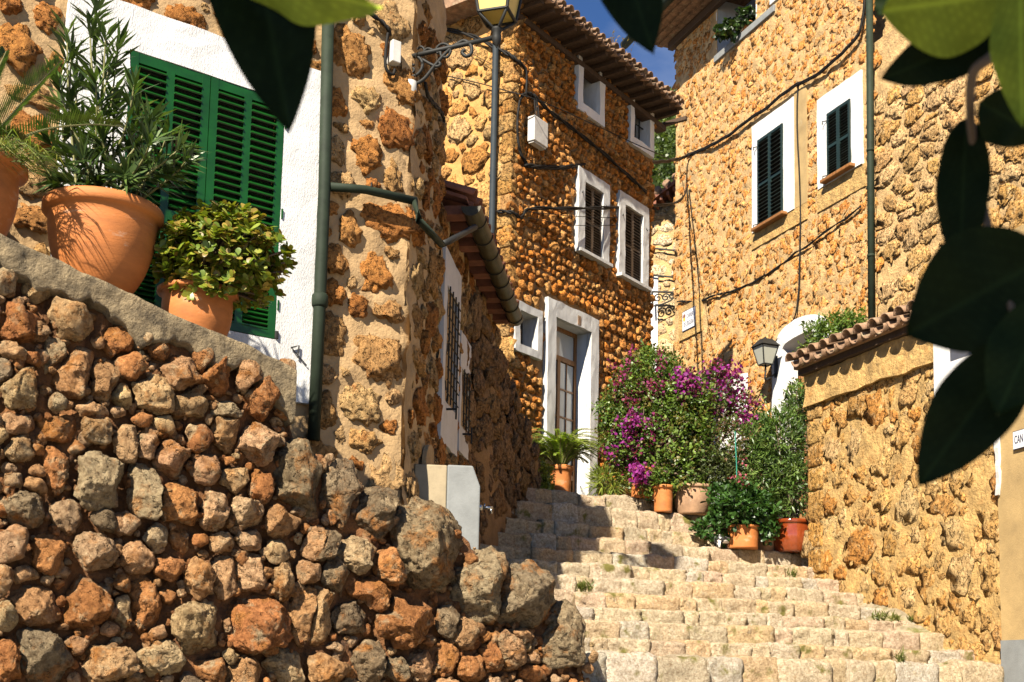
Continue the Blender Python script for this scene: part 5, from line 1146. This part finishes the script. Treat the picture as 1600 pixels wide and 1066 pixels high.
# ------------------------------------------------------------------ pots on the steps and landing
def stand(px, py, **k): return ground_hit(px, py, **k)
def potpx(xc, ytop, ybot, rt, rb, label, mat, rim=.02, bulge=0.0, y0=9.0):
    c = stand(xc, ybot - 1, y0=y0); s = c.y / F; h = (ybot - ytop) * s * 1.02; pot(c, rt * s - rim, rb * s, h, label, mat, rim, bulge); return c, c.z + h
pF = M.P(M.pix(875, 760, .32)[0], LAND + .002, .32); sF = pF.y / F; hF = at(876, 729, pF.y).z - LAND
pot(pF, 21 * sF - .02, 14 * sF, hF, 'terracotta pot with a fern in front of the glazed door', 'terra', .02)
b = MB(); b.lathe([(0, 0), (18 * sF, 0), (19 * sF, .02), (17 * sF, .02)], pF + Vector((0, 0, -.0)), 24)
cB1, t1_ = potpx(1006, 745, 793, 22, 20, 'shaded terracotta pot below the lowest magenta flowers of the bougainvillea', 'terra')
cB2, t2_ = potpx(1036, 768, 810, 18, 14, 'narrow orange terracotta pot between the shaded pot and the weathered urn', 'terra')
cB3, t3_ = potpx(1082, 782, 828, 32, 22, 'weathered pale terracotta urn below the bougainvillea', 'terraold', .02, .02)
cG, tG = potpx(1160, 832, 868, 28, 24, 'terracotta pot of the glossy gardenia on the step', 'terra')
cS, tS = potpx(1237, 818, 868, 33, 26, 'glossy red brown glazed pot against the yard wall pillar', 'glaze', .02, .03)
cX = stand(1196, 865); pot(cX + Vector((.02, .2, 0)), .15, .12, .26, 'terracotta pot half hidden between the gardenia and the glazed pot', 'terraold', .02)
# fern
rng = np.random.default_rng(104)
fe = thing('fern', pF + Vector((0, 0, hF - .03)), 'arching green fern in the pot by the glazed door', 'plant')
fb = pF + Vector((0, 0, hF - .04))
for i in range(130):
    a = rng.uniform(0, 6.28); L = rng.uniform(.34, .70); e = rng.uniform(.6, 1.4); out = Vector((math.cos(a), math.sin(a), 0)); P = [fb + out * .03, fb + out * (L * .35 * math.cos(e) + .04) + Vector((0, 0, L * .55 * math.sin(e))), fb + out * (L * .75 * math.cos(e * .7)) + Vector((0, 0, L * .75 * math.sin(e))), fb + out * (L * 1.0) + Vector((0, 0, L * (.95 * math.sin(e) - .28)))]
    frond(P, .052, .014, fe, rng, [(.24, .36, .04), (.32, .42, .06), (.16, .26, .03)], 34, 'frond', 'leaf', .15, .3)
def shrub(name, label, base, blobs_px, n, L, Wd, pal, mat='leaf', seed=0, per=9, clump=.09, shape='lance', flowers=None, trunk=.014, holes=0.0, cat='plant', shell=.45):
    rng = np.random.default_rng(seed); t = thing(name, base, label, cat); bl = []
    for x, y, rx, ry, Y, dep in blobs_px: s = Y / F; bl.append((tuple(at(x, y, Y)), (rx * s, dep, ry * s)))
    lv = Leaves(); blob(lv, bl, n, L, Wd, pal, rng, clump, per, shape, holes=holes, shell=shell); lv.build('foliage', MT[mat], t)
    tips = [tuple(np.array(c) + rdir(1, rng)[0] * np.array(r) * .75) for c, r in bl for _ in range(7)]; stems(t, base, tips, trunk, seed=seed)
    if flowers:
        fl = Leaves()
        for x, y, rx, ry, Y, dep, k, pal2, sz in flowers:
            s = Y / F; P = np.array(tuple(at(x, y, Y))) + rdir(k, rng) * np.array([rx * s, dep, ry * s]) * rng.uniform(.3, 1, (k, 1)); P = np.repeat(P[:max(3, int(k * .75))], 13, 0); P = P + rng.normal(0, .042, P.shape); kk = len(P)
            fl.add(P, rdir(kk, rng), rdir(kk, rng), sz * rng.uniform(.8, 1.2, kk), sz * .85, tints(kk, pal2, rng, .25), .1, 0, 'round')
        fl.build('flowers', MT['petal'], t)
    return t
MAG = [(0.275, 0.021, 0.232), (0.328, 0.042, 0.303), (0.223, 0.016, 0.196), (0.302, 0.031, 0.178)]; DMG = [(.24, .03, .10), (.20, .035, .08), (.30, .04, .16)]
YB = cB1.y + .1
shrub('yellow_shrub', 'bright yellow green clipped shrub left of the fern pot', at(846, 778, 14.4), [(845, 740, 17, 24, 14.4, .14), (850, 762, 13, 16, 14.35, .11)], 1900, .035, .022, [(.26, .30, .04), (.32, .34, .06), (.20, .25, .03)], 'leaf', 110, 8, .04, 'round', trunk=.008)
shrub('strap_leaf_plant', 'yellow green clump of arching strap leaves right of the door frame', at(952, 776, 14.55), [(952, 752, 28, 20, 14.55, .16)], 520, .20, .016, YGR, 'leaf', 111, 5, .05, trunk=.006)
shrub('bougainvillea', 'big rounded bougainvillea with magenta flowers on the step pots', (cB1.x, cB1.y, t1_ - .04),
      [(1015, 640, 72, 92, YB + .15, .55), (985, 690, 45, 60, YB, .4), (1055, 690, 62, 80, YB - .1, .5), (1020, 580, 45, 38, YB + .3, .4), (1075, 630, 40, 50, YB, .4), (1060, 748, 46, 32, YB - .2, .35), (965, 655, 32, 55, YB + .1, .35), (1022, 752, 34, 22, YB - .35, .2)], 25000, .050, .030, [(.10, .17, .026), (.14, .215, .033), (.07, .12, .022), (.15, .13, .03)], 'leaf', 112, 8, .10, 'round',
      [(1010, 640, 80, 100, YB - .1, .45, 110, DMG, .040), (985, 690, 45, 50, YB - .2, .3, 40, MAG, .042), (1000, 745, 17, 22, YB - .45, .12, 26, MAG, .045), (1070, 600, 22, 25, YB - .3, .2, 36, MAG, .044), (1000, 655, 30, 24, YB - .45, .15, 12, MAG, .04)], trunk=.03, holes=.06)
YL = YB + .35
shrub('flowering_bougainvillea', 'sparse upright bougainvillea full of magenta flowers before the white wall base', (cB3.x, cB3.y, t3_ - .04),
      [(1120, 610, 36, 38, YL, .3), (1155, 645, 38, 42, YL, .3), (1105, 650, 30, 40, YL - .1, .3), (1135, 700, 50, 48, YL - .4, .35)], 4200, .048, .026, [(.08, .13, .025), (.11, .15, .035), (.14, .08, .045)], 'leaf', 113, 7, .10, 'round',
      [(1130, 590, 42, 26, YL - .1, .3, 44, MAG + DMG, .042), (1155, 635, 38, 40, YL - .1, .3, 34, MAG + DMG, .04), (1105, 620, 26, 36, YL - .15, .25, 18, MAG + DMG, .04), (1165, 660, 22, 16, YL - .2, .2, 20, MAG, .042)], trunk=.022, holes=.12)
shrub('grey_green_shrub', 'fine leaved grey green shrub above the weathered urn', (cB3.x + .1, cB3.y + .1, t3_ - .04), [(1110, 735, 55, 42, cB3.y + .1, .35), (1160, 735, 45, 45, cB3.y + .25, .35), (1075, 752, 26, 18, cB3.y + .02, .2)], 7500, .055, .020, [(.105, .135, .04), (.12, .13, .05), (.055, .075, .025)], 'leaf', 114, 8, .09, flowers=[(1155, 745, 12, 30, cB3.y - .3, .1, 5, [(.45, .09, .14), (.5, .14, .18)], .032)], trunk=.014)
shrub('oleander_bush', 'tall dark green bush in the glazed pot against the pillar', (cS.x, cS.y, tS - .04), [(1222, 690, 42, 55, cS.y + .1, .36), (1235, 760, 34, 55, cS.y, .32), (1200, 745, 38, 60, cS.y + .1, .34), (1245, 640, 18, 40, cS.y + .25, .2), (1190, 690, 30, 40, cS.y + .25, .3)], 10000, .085, .020, [(.075, .14, .028), (.11, .18, .038), (.14, .20, .055), (.05, .09, .022)], 'gloss', 115, 9, .10, trunk=.018)
shrub('gardenia', 'glossy dark leaved gardenia spilling over its terracotta pot', (cG.x, cG.y, tG - .04), [(1150, 795, 48, 42, cG.y - .02, .32), (1112, 826, 26, 15, cG.y + .02, .18), (1175, 800, 36, 40, cG.y + .1, .28), (1200, 815, 16, 30, cG.y, .16)], 3800, .075, .036, [(.038, .095, .018), (.055, .125, .026), (.028, .07, .015)], 'gloss', 116, 8, .08, 'round', [(1158, 750, 8, 12, cG.y - .1, .08, 3, [(.45, .09, .15)], .03)], trunk=.012)
# climber over the arch
RA = lambda x, y, w_: R.P(*R.pix(x, y, w_), w_)
q = RA(1300, 535, .35)
shrub('wisteria', 'bright green climber hanging over the arched doorway above the tiles', (q.x, q.y, SZ[8]), [(1302, 528, 36, 34, q.y, .35), (1325, 505, 24, 20, q.y - .2, .28), (1275, 515, 18, 10, q.y + .2, .2), (1262, 545, 12, 8, q.y + .2, .15), (1245, 625, 14, 28, q.y + .3, .2)], 3000, .085, .030, [(.10, .17, .025), (.15, .22, .035), (.07, .13, .02)], 'leaf', 117, 8, .10, trunk=.014)
q = RA(1150, 48, -.25); lgp = (log_[0] + log_[1]) / 2
b0 = R.P(R.pix(1160, 30)[0], log_[2], -.12); 
pot(b0, .12, .09, .2, 'small flower pot inside the loggia below the eave', 'terra', .015)
shrub('geranium', 'dark green trailing plant in the loggia opening under the eave', (b0.x, b0.y, b0.z + .18), [(1150, 45, 22, 14, b0.y, .16), (1165, 28, 14, 14, b0.y - .05, .14), (1130, 50, 10, 8, b0.y + .1, .1)], 500, .10, .075, DKG, 'leaf', 118, 6, .08, 'round', trunk=.01)
# green plant stake
b = MB(); k0 = at(1151, 690, cB3.y - .35); b.tube([Vector((k0.x, k0.y, stepz(k0.x, k0.y))), k0 + Vector((0, 0, -.3)), k0 + Vector((-.02, 0, .12))], .006, 6); tag(b.build('plant_stake', plain('green_stake', (.03, .28, .20), .4, .1, 5, 0)), 'thin green plant stake standing in the shrubs', 'stake')
# spotted ornament
oc = at(1131, 867, cG.y - .06); oc.z = cG.z + .002; so_ = thing('spotted_ornament', oc, 'small black and white spotted cow ornament on the step by the gardenia pot', 'ornament')
cowm = N('spotted_enamel'); cv = cowm.ramp(cowm.noise(cowm.pos(), 16, 1, .4), .50, .53); cowm.l(cowm.mix(cv, (.75, .73, .68), (.02, .02, .02)), cowm.b.inputs['Base Color']); cowm.b.inputs['Roughness'].default_value = .5
b = MB(); ax = EV; z_ = Vector((0, 0, 1)); A_ = oc + z_ * .10
b.tube([A_ - ax * .10, A_ - ax * .085, A_ + z_ * .004, A_ + ax * .07, A_ + ax * .085], [.02, .048, .052, .046, .02], 10); b.tube([A_ + ax * .07 + z_ * .01, A_ + ax * .115 + z_ * .05], [.034, .026], 8); b.tube([A_ + ax * .10 + z_ * .06, A_ + ax * .13 + z_ * .05, A_ + ax * .165 + z_ * .03], [.026, .032, .02], 8)
b.build('body', cowm.m, so_, True)
for i, (f, g) in enumerate(((-.075, .022), (-.075, -.022), (.065, .022), (.065, -.022))): b = MB(); q = oc + ax * f + AV * g; b.tube([q, q + z_ * .075], .015, 7); b.build('leg', cowm.m, so_, True)
b = MB(); b.tube([A_ - ax * .1 + z_ * .03, A_ - ax * .125, A_ - ax * .12 - z_ * .05], .006, 5); b.build('tail', cowm.m, so_)
# weeds in the step joints
rngw = np.random.default_rng(7); wp = []
for x, y in ((905, 940), (918, 936), (912, 938), (1370, 975), (1380, 985), (1400, 975), (1425, 975), (1240, 905), (1412, 1040)):
    p = stand(x, y); wp += [tuple(p + Vector((rngw.uniform(-.05, .05), rngw.uniform(-.02, .02), -.01))) for _ in range(3)]
tag(tufts(wp, 'step_weeds', None, MT['leaf'], (.13, .15, .03), 7, .09, .004, seed=6), 'small green weeds growing in the joints of the steps', 'weeds', kind='stuff')
# ------------------------------------------------------------------ rubber tree whose leaves hang into the picture
rt = thing('rubber_tree', (1.6, -1.2, -1.7), 'rubber tree with large dark leathery leaves hanging into the foreground', 'tree')
RL = leafm('rubber_leaf', .6, .25, .06)
def rubber_mesh(L, Wd, fold, bend, rows=14, cols=6, th=.0012):
    V = []; cc = 2 * cols + 1
    for s_ in (1, -1):
        for i in range(rows + 1):
            f = i / rows; wv = math.sin(math.pi * min(1, f * 1.0) ** .85) ** .72 if 0 < f < 1 else 0.0
            wv *= (1 - .25 * f ** 6); z0 = -bend * L * f * f
            for j in range(-cols, cols + 1):
                g = j / cols; V.append((g * wv * Wd / 2, f * L, z0 + abs(g) * wv * Wd * .5 * fold + s_ * th * .5 + .004 * math.sin(f * 14) * abs(g)))
    n1 = (rows + 1) * cc; Fc = []
    for i in range(rows):
        for j in range(cc - 1):
            a = i * cc + j; Fc.append((a, a + 1, a + cc + 1, a + cc)); Fc.append((n1 + a, n1 + a + cc, n1 + a + cc + 1, n1 + a + 1))
    return np.array(V), np.array(Fc)
def rubber_leaf(b_, t_, Wd, roll, fold=.15, bend=.1, tint=(.05, .09, .02), parent=rt, name='leaf'):
    b_, t_ = Vector(b_), Vector(t_); y = (t_ - b_); L = y.length; y.normalize(); vw = -(b_ + t_).normalized(); x = y.cross(vw).normalized(); z = x.cross(y); Mx = Matrix((x, y, z)).transposed().to_4x4() @ Matrix.Rotation(roll, 4, 'Y'); Mx.translation = b_
    V, Fc = rubber_mesh(L, Wd, fold, bend, 40, 12); g_ = np.abs(V[:, 0]) / (Wd / 2); vein = np.maximum(np.exp(-(g_ / .05) ** 2) * .8, (np.abs((((V[:, 1] / L + g_ * .12) * 16) % 1) - .5) < .07) * .28); m = mesh('leaf', V, Fc, RL, True, np.array(tint)[None, :] * (1 + vein)[:, None]); return inst(name, m, Mx, parent)
SHADED_TINT = (.012, .022, .007); SUNLIT_TINT = (.26, .33, .04)  # shaded and sunlit versions of one leaf colour, light painted into the tint
def leafpx(b_, t_, Y0, Y1, wpx, roll=0, tint=SHADED_TINT, **k):
    Ym = (Y0 + Y1) / 2; return rubber_leaf(at(*b_, Y0), at(*t_, Y1), wpx * Ym / F, roll, tint=tint, **k)
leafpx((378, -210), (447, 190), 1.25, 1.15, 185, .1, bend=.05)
leafpx((330, -70), (562, 38), 1.20, 1.05, 130, .9, tint=SUNLIT_TINT)
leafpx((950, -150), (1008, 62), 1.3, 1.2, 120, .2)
leafpx((1575, -12), (1380, 20), 1.10, 1.12, 175, -.15, tint=SUNLIT_TINT, fold=.05)
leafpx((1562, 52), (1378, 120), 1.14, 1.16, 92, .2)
leafpx((1596, -60), (1590, 185), 1.05, 1.03, 95, .3, tint=SUNLIT_TINT)
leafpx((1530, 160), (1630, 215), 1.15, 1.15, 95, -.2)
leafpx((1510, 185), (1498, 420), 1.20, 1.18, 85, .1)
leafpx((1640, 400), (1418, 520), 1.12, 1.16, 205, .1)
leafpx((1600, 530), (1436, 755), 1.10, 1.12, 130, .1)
leafpx((1640, 470), (1560, 640), 1.06, 1.04, 120, .1, tint=(.018, .032, .010))  # shade darkening put into this leaf's tint too
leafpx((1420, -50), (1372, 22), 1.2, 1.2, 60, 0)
def twig(pts, r, name='branch'):
    P = smooth_path(pts, 6); b = MB(); b.tube(P, list(np.linspace(r, r * .5, len(P))), 8); return b.build(name, MT['bark'], rt, True)
twig([at(1660, -40, 1.15), at(1560, 78, 1.13), at(1518, 125, 1.14), at(1524, 250, 1.2), at(1560, 420, 1.16), at(1604, 540, 1.1)], .006)
twig([at(1900, -300, 1.2), at(1760, -150, 1.16), at(1660, -40, 1.15)], .012)
twig([at(330, -400, 1.2), at(370, -260, 1.25), at(378, -205, 1.25)], .006); twig([at(330, -400, 1.2), at(320, -200, 1.22), at(330, -70, 1.2)], .005)
twig([at(900, -500, 1.3), at(940, -250, 1.3), at(950, -150, 1.3)], .006); twig([at(1560, -300, 1.25), at(1480, -120, 1.2), at(1420, -50, 1.2)], .005)
TR0 = Vector((1.6, -1.2, -1.7)); FK = Vector((1.2, -.6, 1.7))
twig([TR0, Vector((1.5, -1.1, 0)), FK], .09, 'trunk')
for p in (at(1900, -300, 1.2), at(1560, -300, 1.25), at(900, -500, 1.3), at(330, -400, 1.2)): twig([FK, (FK + p) / 2 + Vector((0, 0, .25)), p], .035)
# unseen leaves above and behind the camera, added sunward to shade the hanging ones
rngr = np.random.default_rng(31); VV = []; FF = []; CC = []; n = 0
tgt = [at(400, 40, 1.2), at(970, 0, 1.25), at(1440, 140, 1.15), at(1498, 300, 1.19), at(1520, 460, 1.14), at(1520, 640, 1.11), at(1590, 560, 1.05), at(430, 130, 1.17), at(1440, 520, 1.15), at(1450, 700, 1.12)]
for p in tgt:
    for t in (.55, .75, .95, 1.2, 1.5):
        for _ in range(3):
            q = np.array(tuple(p + SUN * t)) + rngr.normal(0, .035, 3); V, Fc = rubber_mesh(.22, .11, .1, .1, 5, 2); E_ = Euler((rngr.uniform(-1, .4), rngr.uniform(-.5, .5), rngr.uniform(0, 6.28))).to_matrix(); V = (V - [0, .11, 0]) @ np.array(E_).T + q
            VV.append(V); FF.append(Fc + n); CC.append(np.tile(SHADED_TINT, (len(V), 1))); n += len(V)
tag(obj('shade_crown', np.vstack(VV), np.vstack(FF), RL, rt, True, np.vstack(CC)), kind='stuff')
# ------------------------------------------------------------------ far wooded hill
hx = np.linspace(-150, 320, 60); hy = np.linspace(230, 760, 60); HX, HY = np.meshgrid(hx, hy)
hzf = lambda x, y: -8 + np.clip((y - 230) / 400, 0, 1) * 312 + 9 * fbm(np.stack([x * .012, y * .012, x * 0], 1), 3, 4)
HZ = hzf(HX.ravel(), HY.ravel()); idx = np.arange(HX.size).reshape(HX.shape)
tag(obj('hill', np.stack([HX.ravel(), HY.ravel(), HZ], 1), np.stack([idx[:-1, :-1], idx[:-1, 1:], idx[1:, 1:], idx[1:, :-1]], -1).reshape(-1, 4), MT['hillg'], None, True), kind='structure')
rngh = np.random.default_rng(33); lv = Leaves(); nT = 1500
for i in range(nT):
    y = rngh.uniform(300, 660); x = .125 * y + rngh.uniform(-.06, .06) * y; z = hzf(np.array([x]), np.array([y]))[0]; h = rngh.uniform(6, 13); c = np.array([x, y, z + h * .5]); tn = np.array([(.10, .14, .04), (.13, .165, .05), (.07, .105, .032)])[rngh.integers(3)] * rngh.uniform(.8, 1.2)
    k = 70; d = rdir(k, rngh); P = c + d * np.array([h * .45, h * .45, h * .5]) * rngh.uniform(.55, 1.05, (k, 1)); lv.add(P, d + rdir(k, rngh) * .6, d + np.array([0, 0, .6]), 2.0, 1.6, np.tile(tn, (k, 1)) * rngh.uniform(.8, 1.2, (k, 1)), .1, .1, 'lance')
tag(lv.build('hill_wood', MT['leaf'], None), 'wooded hillside seen between the houses', 'wood', kind='stuff')
